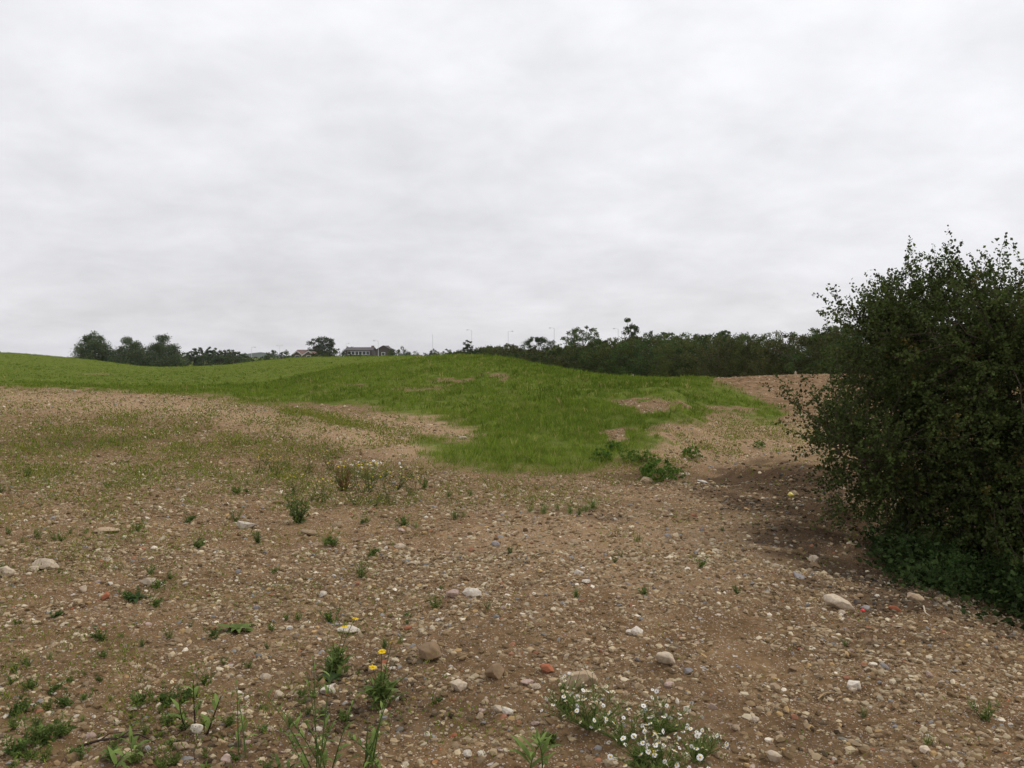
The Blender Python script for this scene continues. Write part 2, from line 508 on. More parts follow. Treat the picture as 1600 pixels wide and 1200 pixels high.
def tint_mat(name, rough=0.85, spec=0.2, nscale=30.0, var=0.3, bump=0.3, random_obj=0.0):
    m, t = new_mat(name)
    at_ = N(t, 'ShaderNodeAttribute', attribute_name='tint')
    tc = N(t, 'ShaderNodeTexCoord')
    nz = N(t, 'ShaderNodeTexNoise', Scale=nscale, Detail=6, Roughness=0.65)
    t.links.new(tc.outputs['Object'], nz.inputs['Vector'])
    k = mth(t, 'ADD', mth(t, 'MULTIPLY', nz.outputs['Fac'], 2 * var), 1 - var)
    if random_obj:
        oi = N(t, 'ShaderNodeObjectInfo')
        k = mth(t, 'MULTIPLY', k, mth(t, 'ADD', mth(t, 'MULTIPLY', oi.outputs['Random'], 2 * random_obj), 1 - random_obj))
    cc = N(t, 'ShaderNodeCombineXYZ')
    for i in range(3):
        t.links.new(k, cc.inputs[i])
    c = mixc(t, 1.0, at_.outputs['Color'], cc.outputs[0], 'MULTIPLY')
    p = N(t, 'ShaderNodeBsdfPrincipled', Roughness=rough)
    p.inputs['Specular IOR Level'].default_value = spec
    t.links.new(c, p.inputs['Base Color'])
    if bump:
        b = N(t, 'ShaderNodeBump', Strength=bump, Distance=0.01)
        t.links.new(nz.outputs['Fac'], b.inputs['Height'])
        t.links.new(b.outputs[0], p.inputs['Normal'])
    if name == 'stone':
        nd = N(t, 'ShaderNodeTexNoise', Scale=2.3, Detail=6, Roughness=0.7)
        t.links.new(tc.outputs['Object'], nd.inputs['Vector'])
        geo_ = N(t, 'ShaderNodeTexNoise', Scale=60.0, Detail=4)
        t.links.new(tc.outputs['Object'], geo_.inputs['Vector'])
        dm = ramp(t, mth(t, 'ADD', mth(t, 'MULTIPLY', nd.outputs['Fac'], .6), mth(t, 'MULTIPLY', geo_.outputs['Fac'], .4)), [(.45, (0, 0, 0)), (.62, (.75, .75, .75))])
        t.links.new(mixc(t, dm, c, (.23, .15, .08)), p.inputs['Base Color'])
    finish(t, p.outputs[0])
    return m


M_LEAF = foliage_mat('leaf', 0.28, 0.55)
M_GRASS = foliage_mat('grass_blade', 0.35, 0.6, 0.15)
M_WEED = foliage_mat('weed_leaf', 0.3, 0.55)
M_BARK = tint_mat('bark', 0.9, 0.1, 18, .35, .5)
M_STONE = tint_mat('stone', 0.9, 0.15, 14, .32, .6, 0.12)
M_PEBBLE = tint_mat('pebble', 0.9, 0.15, 40, .2, 0)
M_PETAL = tint_mat('petal', 0.7, 0.1, 30, .06, 0)
M_METAL = tint_mat('galvanised', 0.5, 0.4, 6, .1, 0)
M_WALL = tint_mat('wall_render', 0.9, 0.1, 2, .15, 0)
M_ROOF = tint_mat('roof_tile', 0.9, 0.1, 3, .3, 0)
M_PLASTIC = tint_mat('plastic', 0.4, 0.4, 6, .1, 0)
m_, t_ = new_mat('window_glass')
p_ = N(t_, 'ShaderNodeBsdfPrincipled', Roughness=0.08)
p_.inputs['Base Color'].default_value = (0.05, 0.055, 0.06, 1)
p_.inputs['Specular IOR Level'].default_value = 0.9
finish(t_, p_.outputs[0])
M_GLASS = m_


def ground_mat():
    m, t = new_mat('soil')
    tc = N(t, 'ShaderNodeTexCoord')
    vec = tc.outputs['Object']
    at_ = N(t, 'ShaderNodeAttribute', attribute_name='tint')
    sp = N(t, 'ShaderNodeSeparateColor')
    t.links.new(at_.outputs['Color'], sp.inputs[0])
    grass, dark_soil, spoil = sp.outputs[0], sp.outputs[1], sp.outputs[2]

    def noise(s, d=5, r=.6, dist=0.0):
        n = N(t, 'ShaderNodeTexNoise', Scale=s, Detail=d, Roughness=r, Distortion=dist)
        t.links.new(vec, n.inputs['Vector'])
        return n.outputs['Fac']
    nb, nm, nf, ng = noise(0.35, 4), noise(2.6, 6, .65), noise(24, 6, .7), noise(120, 3, .6)
    soil = ramp(t, nm, [(0.3, (.098, .06, .028)), (0.5, (.215, .138, .066)), (0.7, (.36, .25, .135))])
    soil = mixc(t, mth(t, 'MULTIPLY', nb, .5), soil, (.35, .225, .13))
    soil = mixc(t, ramp(t, nf, [(.35, (0, 0, 0)), (.7, (1, 1, 1))]), mixc(t, .62, soil, (.07, .04, .02)), soil)
    soil = mixc(t, mth(t, 'MULTIPLY', at_.outputs['Alpha'], .75), soil, mixc(t, nm, (.29, .19, .105), (.43, .305, .185)))
    # embedded pebbles at three sizes
    h = None
    for sc, th, dens in ((85, .38, .62), (34, .34, .5), (13, .27, .3)):
        vo = N(t, 'ShaderNodeTexVoronoi', Scale=sc, Randomness=1.0)
        t.links.new(vec, vo.inputs['Vector'])
        s2 = N(t, 'ShaderNodeSeparateColor')
        t.links.new(vo.outputs['Color'], s2.inputs[0])
        on = mth(t, 'LESS_THAN', s2.outputs[2], dens)
        edge = ramp(t, vo.outputs['Distance'], [(th * .75, (1, 1, 1)), (th, (0, 0, 0))])
        msk = mth(t, 'MULTIPLY', edge, on)
        pc = ramp(t, s2.outputs[0], [(0.0, (.20, .135, .095)), (.28, (.34, .245, .175)), (.55, (.50, .39, .29)), (.78, (.62, .52, .42)), (.88, (.27, .25, .25)), (.95, (.36, .14, .07)), (1.0, (.4, .24, .1))])
        soil = mixc(t, msk, soil, pc)
        hh = mth(t, 'MULTIPLY', msk, 1.0 / sc * 8)
        h = hh if h is None else mth(t, 'ADD', h, hh)
    soil = mixc(t, mth(t, 'MULTIPLY', dark_soil, .85), soil, mixc(t, nm, (.04, .025, .016), (.10, .066, .042)))
    soil = mixc(t, spoil, soil, mixc(t, ramp(t, nm, [(.35, (0, 0, 0)), (.65, (1, 1, 1))]), (.10, .058, .03), (.31, .205, .125)))
    gr = mixc(t, noise(0.5, 5, .6), (.085, .136, .018), (.152, .212, .030))
    gr = mixc(t, ramp(t, nm, [(.42, (0, 0, 0)), (.7, (1, 1, 1))]), gr, (.055, .085, .014))
    gk = ramp(t, mth(t, 'ADD', mth(t, 'ADD', grass, mth(t, 'MULTIPLY', mth(t, 'SUBTRACT', nf, .5), .9)), mth(t, 'MULTIPLY', mth(t, 'SUBTRACT', nm, .5), .8)), [(.55, (0, 0, 0)), (.95, (1, 1, 1))])
    col = mixc(t, mth(t, 'MULTIPLY', gk, .86), soil, gr)
    p = N(t, 'ShaderNodeBsdfPrincipled', Roughness=0.95)
    p.inputs['Specular IOR Level'].default_value = 0.0
    t.links.new(col, p.inputs['Base Color'])
    hb = mth(t, 'ADD', mth(t, 'ADD', h, mth(t, 'MULTIPLY', nf, .35)), mth(t, 'MULTIPLY', ng, .1))
    b = N(t, 'ShaderNodeBump', Strength=0.9, Distance=0.03)
    t.links.new(hb, b.inputs['Height'])
    t.links.new(b.outputs[0], p.inputs['Normal'])
    finish(t, p.outputs[0])
    return m


M_GROUND = ground_mat()


# ------------------------------------------------------------------ the ground sheet
def build_ground():
    ys = np.concatenate([[-6, -3, -1, 0.5, 1.6, 2.4], np.exp(np.linspace(math.log(3.0), math.log(60), 620)), np.exp(np.linspace(math.log(60), math.log(400), 130))[1:], [600, 1000, 1600, 2300]])
    s = np.linspace(-1, 1, 560)
    s = np.sign(s) * (0.75 * np.abs(s) + 0.65 * np.abs(s) ** 3)
    X = s[None, :] * (np.maximum(ys, 0)[:, None] + 3.0)
    Y = np.broadcast_to(ys[:, None], X.shape).copy()
    Z = H(X, Y)
    px, row, g, dark_soil, spoil, sparse, pale_soil = masks(X, Y, Z)
    tint = np.stack([g, dark_soil, spoil, pale_soil], -1)
    n, m = X.shape
    idx = np.arange(n * m).reshape(n, m)
    Fc = np.stack([idx[:-1, :-1], idx[:-1, 1:], idx[1:, 1:], idx[1:, :-1]], -1).reshape(-1, 4)
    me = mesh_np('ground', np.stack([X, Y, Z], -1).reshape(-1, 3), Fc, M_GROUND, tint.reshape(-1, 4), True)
    o = new_obj('ground', me)
    o['kind'] = 'structure'


build_ground()


def build_hills():
    # low blue ridge far beyond the lamps
    g = Geo(4)
    V = []
    xs = np.linspace(-680, -420, 60); dy = (-260, -120, 0, 150, 300)
    prof = (0, .6, 1, .6, 0)
    for j, d in enumerate(dy):
        hh = 9.5 * np.exp(-((xs + 562) / 26) ** 2) + .2 + 1.0 * fbm(xs * .05, xs * 0, 3, 5)
        V.append(np.stack([xs, np.full(60, 1900.0 + d), -3 + (hh + 3) * prof[j]], -1))
    V = np.concatenate(V)
    idx = np.arange(300).reshape(5, 60)
    Fc = np.stack([idx[:-1, :-1], idx[:-1, 1:], idx[1:, 1:], idx[1:, :-1]], -1).reshape(-1, 4)
    g.add(V, Fc, (.035, .06, .03))
    o = g.obj('hills', M_LEAF, smooth=True)
    o['kind'] = 'structure'


build_hills()


# ------------------------------------------------------------------ trees and shrubs
def crown_geo(r, h, R, shape, n_leaf, leaf, tint, clumps=60, gap=0.0, z0=0.0, ry=None):
    """leaf clumps spread through the crown's volume; h height, R radius"""
    g = Geo(4)
    ry = ry or R
    pf = {'round': lambda q: np.sqrt(np.clip(1 - (2 * q - 0.9) ** 2 / 1.25, 0.04, 1)),
            'cone': lambda q: np.clip(1.02 - q, 0.05, 1) ** 0.75,
            'column': lambda q: np.clip(np.sin(np.pi * (0.12 + 0.85 * q)), .15, 1) ** .7,
            'shrub': lambda q: np.clip(1 - q ** 4.5, 0.08, 1) ** .5,
            'broad': lambda q: np.clip(np.sin(np.pi * (.36 + .6 * q)), .12, 1) ** .6,
            'sparse': lambda q: np.clip(.9 - .5 * q, .2, 1)}[shape]
    hq = r.random(clumps * 12); wq = pf(hq) ** 1.6
    hh = r.choice(hq, clumps, p=wq / wq.sum())
    prof = pf(hh)
    a = r.random(clumps) * 2 * math.pi
    rr = prof * (0.25 + 0.75 * np.sqrt(r.random(clumps))) * (0.82 + .36 * r.random(clumps))
    C = np.stack([R * rr * np.cos(a), ry * rr * np.sin(a), z0 + h * (0.03 + 0.88 * hh)], -1)
    cr = np.minimum(R, h * .5) * (0.22 + 0.26 * r.random(clumps)) * {'column': 1.5, 'cone': 1.25}.get(shape, 1) * (1.0 - 0.45 * hh)
    if gap:
        cr *= (1 - gap)
    k = r.integers(0, clumps, n_leaf)
    off = rand_dirs(n_leaf, r) * (r.random(n_leaf) ** .45 * (.85 + .4 * r.random(n_leaf) ** 3))[:, None] * np.array([1.05, 1.05, .8])
    P = C[k] + off * cr[k][:, None]
    P[:, 2] = np.maximum(P[:, 2], z0 + .02 * h * r.random(n_leaf))
    out = norm(P - np.array([0, 0, z0 + h * .45]))
    D = norm(out * .6 + rand_dirs(n_leaf, r) + np.array([0, 0, .15]))
    ctint = 0.72 + 0.56 * r.random(clumps)                      # each clump its own leaf shade
    tt = np.asarray(tint)[None] * (ctint[k] * (0.75 + .5 * r.random(n_leaf)))[:, None]
    tt = tt * (1 + (r.random((n_leaf, 3)) - .5) * np.array([.3, .1, .2]))
    g.leaves(P, D, leaf * (.6 + .8 * r.random(n_leaf)), DIAMOND, tt, r)
    return g, C


def tree_at(name, label, cat, px, wpx, top, Y, shape='round', tint=(.045, .062, .03), n=2600, leaf=.3, clumps=60, gap=0.0, group=None, trunk_frac=.15, seed=0, depth=None):
    r = np.random.default_rng(seed * 31 + int(px) * 7 + 5)
    top_p = point(px, top, Y)
    zb = float(H(top_p[0], Y)) - 0.05
    h = top_p[2] - zb
    R = wpx / 2 * Y / F
    root = empty(name, (top_p[0], Y, zb))
    tag(root, label, cat, group)
    z0 = h * trunk_frac
    g, C = crown_geo(r, h - z0, R * {'cone': 1.38, 'shrub': 1.12}.get(shape, .98), shape, n, leaf, tint, clumps, gap, z0, depth)
    g.obj('crown', M_LEAF, root)
    tb = Geo(4)
    tr = max(0.05, h * .022)
    bk = (.09, .075, .06)
    tb.tube([(0, 0, -.1), (.02 * h, 0, h * .3), (0, .01 * h, h * .6), (0, 0, h * .85)], [tr * 1.3, tr, tr * .6, tr * .15], 6, bk)
    for c in C[::max(1, len(C) // 12)]:
        s = np.array([0, 0, min(c[2] * .6, h * .6)])
        mid = (s + c) / 2 + np.array([0, 0, -.04 * h])
        tb.tube([s, mid, c], [tr * .45, tr * .28, tr * .08], 4, bk)
    tb.obj('trunk', M_BARK, root, True)
    return root


WILLOW = (.105, .135, .068)
DARK = (.065, .095, .034)
OLIVE = (.10, .122, .04)
G1 = 'pale rounded trees beyond the left green slope'
tree_at('broadleaf_tree', 'leftmost of three pale grey-green trees behind the left grassy slope, highest on the slope', 'tree', 147, 54, 515, 180, 'cone', WILLOW, 20000, .24, 150, 0, G1, .04, 1)
tree_at('broadleaf_tree', 'middle of three pale grey-green trees behind the left grassy slope, with a flat top', 'tree', 203, 52, 523, 180, 'cone', WILLOW, 20000, .24, 150, 0, G1, .03, 2)
tree_at('broadleaf_tree', 'rightmost of three pale grey-green trees, ragged topped, next to the thin poplars', 'tree', 254, 50, 517, 178, 'cone', WILLOW, 20000, .24, 150, 0, G1, .03, 3)
for k_, (px, w, top) in enumerate(((291, 14, 546), (303, 14, 540), (312, 13, 541), (325, 15, 539), (336, 13, 540), (348, 15, 543), (360, 16, 541), (371, 15, 545), (382, 18, 551), (343, 26, 548), (366, 24, 549), (318, 22, 550))):
    tree_at('poplar_tree', 'thin upright poplar in the distant row right of the three pale trees' if k_ < 9 else 'low bushy tree filling the gaps in the distant poplar row', 'tree', px, w, top, 270 if k_ < 9 else 262,
            'column' if k_ < 9 else 'shrub', (.088, .118, .054), 3000, .27, 34, .1, 'distant row of poplars', .02, k_)
FAR = [('bush', 'dark rounded bush on the skyline left of the gabled roofs', 'bush', 437, 42, 545, 230, 'shrub', DARK, 1800),
       ('bush', 'low bush at the foot of the far blue ridge on the skyline', 'bush', 405, 40, 556, 240, 'shrub', DARK, 1000),
       ('broadleaf_tree', 'big dense round tree above the gabled roofs on the skyline', 'tree', 502, 44, 523, 330, 'round', (.062, .082, .044), 4200),
       ('bush', 'wide green bush below the big round skyline tree', 'bush', 523, 58, 541, 235, 'shrub', (.05, .066, .022), 2400),
       ('bush', 'low bush in front of the long two-storey building', 'bush', 555, 40, 551, 230, 'shrub', DARK, 1100),
       ('broadleaf_tree', 'small tree crown rising behind the roof of the long building', 'tree', 547, 24, 540, 420, 'round', (.06, .08, .035), 900),
       ('broadleaf_tree', 'small dark tree behind the gabled house end', 'tree', 601, 18, 538, 420, 'round', DARK, 900),
       ('bush', 'dark bush right of the gabled house end', 'bush', 623, 36, 540, 235, 'shrub', DARK, 1900),
       ('bush', 'low bush between the dark skyline bush and the pale pole', 'bush', 652, 38, 547, 235, 'shrub', OLIVE, 1400),
       ('bush', 'pale rounded bush behind the far hedge beside the pole', 'bush', 678, 16, 543, 300, 'round', (.07, .09, .04), 800),
       ('bush', 'small rounded bush far behind the hedge, left of the dark conifer', 'bush', 700, 14, 542, 300, 'round', (.06, .08, .035), 700),
       ('bush', 'flat low bush on the skyline below the pale pole', 'bush', 688, 44, 548, 225, 'shrub', OLIVE, 1500),
       ('bush', 'low bush left of the dark conifer on the hill crest', 'bush', 716, 34, 546, 220, 'shrub', OLIVE, 1400),
       ('conifer_tree', 'small dark conifer standing beside a lamp post on the skyline', 'tree', 731, 17, 528, 230, 'round', (.045, .062, .03), 1600),
       ('broadleaf_tree', 'dark dense oak above the far end of the long hedge', 'tree', 842, 58, 523, 150, 'round', (.055, .082, .03), 4200),
       ('bush', 'small bush top showing between the far hedge and a lamp post', 'bush', 793, 28, 537, 240, 'round', DARK, 900),
       ('bush', 'pale bush behind the hedge right of the dark oak', 'bush', 872, 24, 533, 160, 'round', OLIVE, 900)]
for k_, (nm_, lb, ct, px, w, top, Y, sh, ti, n_) in enumerate(FAR):
    tree_at(nm_, lb, ct, px, w, top, Y, sh, ti, int(n_ * 2.6), Y * .001, 80, .05, None, .06 if nm_ == 'bush' else .18, 100 + k_)
tree_at('broadleaf_tree', 'tall pale green tree with gaps in its crown rising behind the hedge', 'tree', 911, 58, 504, 115, 'round', (.10, .135, .052), 6500, .16, 70, .16, None, .3, 40)
tree_at('poplar_tree', 'thin gappy tree standing highest above the long hedge', 'tree', 986, 42, 494, 105, 'sparse', (.085, .115, .045), 5200, .15, 38, .12, None, .35, 41)
for k_, (px, w, top) in enumerate(((1024, 34, 514), (1045, 22, 517), (1076, 38, 514), (1105, 30, 516), (1135, 24, 514), (1290, 36, 504), (1322, 30, 497))):
    tree_at('broadleaf_tree', 'feathery pale green tree top showing just over the right half of the hedge', 'tree', px, w * 1.7, top, 96 - k_ * 3, 'round', (.085, .115, .045), 3600, .14, 60, .1, 'pale tree tops behind the hedge', .3, 50 + k_)

# the long hedge: one shrub after another from the right towards the far left
HT = [(700, 549), (735, 545), (770, 540), (800, 544), (850, 548), (880, 540), (920, 532), (950, 529), (1000, 525), (1050, 520), (1100, 518), (1150, 517), (1200, 512), (1250, 511), (1290, 510), (1330, 503), (1400, 498), (1500, 500)]


def hedge():
    r = np.random.default_rng(5)
    P0 = np.array([24.0, 49.0]); P1 = np.array([-9.5, 150.0])
    L = np.linalg.norm(P1 - P0); d = (P1 - P0) / L; nrm = np.array([d[1], -d[0]])
    if nrm[0] < 0:
        nrm = -nrm
    for rowk in range(2):
        s = -3.0
        while s < L:
            q = P0 + d * s + nrm * (rowk * 3.2 + r.normal() * .5)
            px = 800 + F * q[0] / q[1]
            top = float(np.interp(px, [a for a, b in HT], [b for a, b in HT])) + r.normal() * (2.6 if rowk else 4.0) + (5 if rowk == 0 else -1)
            w = r.uniform(4.0, 7.6)
            part = 'nearest the big dark bush' if px > 1150 else ('below the tall gappy trees' if px > 860 else 'tapering off behind the hill crest')
            place = ('front', 'rear')[rowk]
            tint = np.array(((.066, .098, .03), (.10, .118, .034), (.082, .112, .034), (.095, .10, .036))[int(r.integers(4))])
            tree_at('hawthorn_shrub', f'dark shrub in the {place} line of the long hedge, {part}', 'shrub', px, w * F / q[1], top, q[1], 'broad' if r.random() < .45 else 'shrub', tint * r.uniform(.55, 1.1),
                    int(7500 * min(1.2, 75 / q[1])) + 1500, max(.10, q[1] * .0015), 110, .1, 'shrubs of the long hedge', .0, int(s * 10) + rowk, 2.8)
            s += w * .52


hedge()


# ------------------------------------------------------------------ houses far behind
def gable_house(name, label, px0, px1, ridge_row, eave_row, Y, depth, wall, roof, along=True, windows=(), chimneys=(), barge=None, dormers=()):
    x0 = (px0 - 800) / F * Y; x1 = (px1 - 800) / F * Y
    cx = (x0 + x1) / 2; w = x1 - x0
    zb = float(H(cx, Y)) - .1
    ez = point(0, eave_row, Y)[2] - zb; rz = point(0, ridge_row, Y)[2] - zb
    root = empty(name, (cx, Y, zb)); tag(root, label, 'house')
    g = Geo(4); g.box((0, depth / 2, ez / 2), (w, depth, ez), 0, wall)
    if not along:       # gable end towards the camera
        g.add([(-w / 2, 0, ez), (w / 2, 0, ez), (0, 0, rz), (0, 0, rz), (-w / 2, depth, ez), (w / 2, depth, ez), (0, depth, rz), (0, depth, rz)], [(0, 1, 2, 3), (5, 4, 6, 7)], wall)
    else:
        g.add([(-w / 2, 0, ez), (-w / 2, depth, ez), (-w / 2, depth / 2, rz), (-w / 2, depth / 2, rz), (w / 2, 0, ez), (w / 2, depth, ez), (w / 2, depth / 2, rz), (w / 2, depth / 2, rz)], [(1, 0, 2, 3), (4, 5, 6, 7)], wall)
    g.obj('wall', M_WALL, root)
    o = .4; th = .18
    g = Geo(4)
    if along:
        for s in (-1, 1):
            ye = depth / 2 + s * (depth / 2 + o); dz = (rz - ez) * o / (depth / 2)
            a = [(-w / 2 - o, ye, ez - dz), (w / 2 + o, ye, ez - dz), (w / 2 + o, depth / 2, rz), (-w / 2 - o, depth / 2, rz)]
            b = [(x, y, z + th) for x, y, z in a]
            g.add(a + b, [(0, 1, 2, 3), (4, 5, 6, 7), (0, 1, 5, 4), (1, 2, 6, 5), (2, 3, 7, 6), (3, 0, 4, 7)], roof)
    else:
        for s in (-1, 1):
            dz = (rz - ez) * o / (w / 2)
            a = [(s * (w / 2 + o), -o, ez - dz), (s * (w / 2 + o), depth + o, ez - dz), (0, depth + o, rz), (0, -o, rz)]
            b = [(x, y, z + th) for x, y, z in a]
            g.add(a + b, [(0, 1, 2, 3), (4, 5, 6, 7), (0, 1, 5, 4), (1, 2, 6, 5), (2, 3, 7, 6), (3, 0, 4, 7)], roof)
    rf = g.obj('roof', M_ROOF, root)
    if barge and not along:
        for s in (-1, 1):
            g = Geo(4)
            dz = (rz - ez) * o / (w / 2)
            p = np.array([s * (w / 2 + o), -o - .06, ez - dz]); q = np.array([0, -o - .06, rz])
            v = [p, q, q + (0, 0, .42), p + (0, 0, .42)]
            v2 = [x + np.array([0, -.06, 0]) for x in v]
            g.add(v + v2, [(0, 1, 2, 3), (4, 5, 6, 7), (0, 1, 5, 4), (1, 2, 6, 5), (2, 3, 7, 6), (3, 0, 4, 7)], barge)
            g.obj('bargeboard', M_WALL, rf)
    for (cxf, hh_) in chimneys:
        g = Geo(4); g.box((cxf * w, depth / 2, rz + hh_ / 2 - .3), (1.0, .8, hh_ + .6), 0, (.2, .15, .13)); g.box((cxf * w, depth / 2, rz + hh_ + .08), (1.15, .95, .14), 0, (.3, .2, .15))
        g.obj('chimney', M_WALL, rf)
    for (wx, wz, ww, wh) in windows:
        g = Geo(4)
        for (c, s_) in (((wx * w, -.04, wz + wh / 2), (ww + .2, .12, .12)), ((wx * w, -.04, wz - wh / 2), (ww + .2, .12, .12)), ((wx * w - ww / 2, -.045, wz), (.12, .12, wh)), ((wx * w + ww / 2, -.045, wz), (.12, .12, wh))):
            g.box(c, s_, 0, (.75, .75, .75))
        wn = g.obj('window', M_WALL, root)
        g = Geo(4); g.box((wx * w, -.02, wz), (ww - .1, .06, wh - .1), 0, (.6, .62, .65)); g.obj('pane', M_GLASS, wn)
    return root


gable_house('house', 'left of the two small gable ends with pale bargeboards on the skyline', 456, 473, 549.5, 556, 300, 9, (.16, .12, .1), (.16, .1, .085), False, ((0, 3.0, 1.4, 1.2),), (), (.55, .53, .5))
gable_house('house', 'right of the two small gable ends with pale bargeboards on the skyline', 473, 492, 549.5, 556, 298, 9, (.16, .12, .1), (.16, .1, .085), False, ((0, 3.0, 1.4, 1.2),), (), (.55, .53, .5))
gable_house('house', 'brown-roofed house with a row of chimneys behind the two gable ends', 462, 496, 547, 551, 330, 9, (.2, .14, .11), (.15, .1, .09), True, (), ((.25, 1.3), (.36, 1.3), (.47, 1.3)), None)
gable_house('long_building', 'long two-storey grey building with a pitched roof and a row of pale windows', 540, 581, 543, 547.5, 320, 10, (.09, .08, .08), (.11, .1, .1), True,
            tuple((fx, 4.6, 1.3, 1.3) for fx in (-.34, -.22, -.06, .06, .22, .34)), ((.46, .6),), None)
gable_house('house', 'dark gable-ended house just right of the long two-storey building', 587, 611, 540.5, 547, 315, 10, (.1, .085, .08), (.08, .07, .07), False, ((0, 4.2, 1.2, 1.2),), (), None)


# ------------------------------------------------------------------ street lamps
def street_lamp(label, px, top, Y, side, double=False):
    p = point(px, top, Y); zb = float(H(p[0], Y)); h = p[2] - zb
    root = empty('street_lamp', (p[0], Y, zb)); tag(root, label, 'street lamp', 'street lamps along the distant road')
    c = (.6, .6, .62)
    g = Geo(4); g.tube([(0, 0, -.1), (0, 0, 1.4), (0, 0, 1.45), (0, 0, h)], [.11, .11, .07, .05], 8, c); g.obj('pole', M_METAL, root, True)
    for s in ((side, -side) if double else (side,)):
        if s == 0:
            continue
        g = Geo(4); g.tube([(0, 0, h - .05), (s * .4, 0, h + .1), (s * .95, 0, h + .13)], [.04, .035, .03], 6, c); a = g.obj('arm', M_METAL, root, True)
        g = Geo(4); g.box((s * 1.25, 0, h + .12), (.65, .26, .12), 0, (.5, .5, .52)); g.box((s * 1.3, 0, h + .03), (.42, .2, .07), 0, (.6, .6, .6)); g.obj('lamp_head', M_METAL, a)


for lb, px, top, Y, sd_, db in (('street lamp left of the skyline bush near the blue ridge, its arm to the right', 393, 543, 300, 1, False),
                                ('short-looking double street lamp behind the dark skyline bush', 437, 540, 420, 1, True),
                                ('faint street lamp beside the roof of the long building', 541, 537, 420, 1, False),
                                ('street lamp in front of the dark gable end beside the long building', 591, 533, 260, -1, False),
                                ('bare pale pole without an arm left of the dark conifer', 676, 522, 270, 0, False),
                                ('tall street lamp beside the small dark conifer, arm to the left', 737, 516, 250, -1, False),
                                ('street lamp left of the dark oak, arm to the right', 794, 518, 260, 1, False),
                                ('street lamp above the right side of the dark oak, arm to the left', 866, 513, 250, -1, False),
                                ('faint street lamp left of the thin gappy tree', 966, 514, 250, -1, False)):
    street_lamp(lb, px, top, Y, sd_, db)


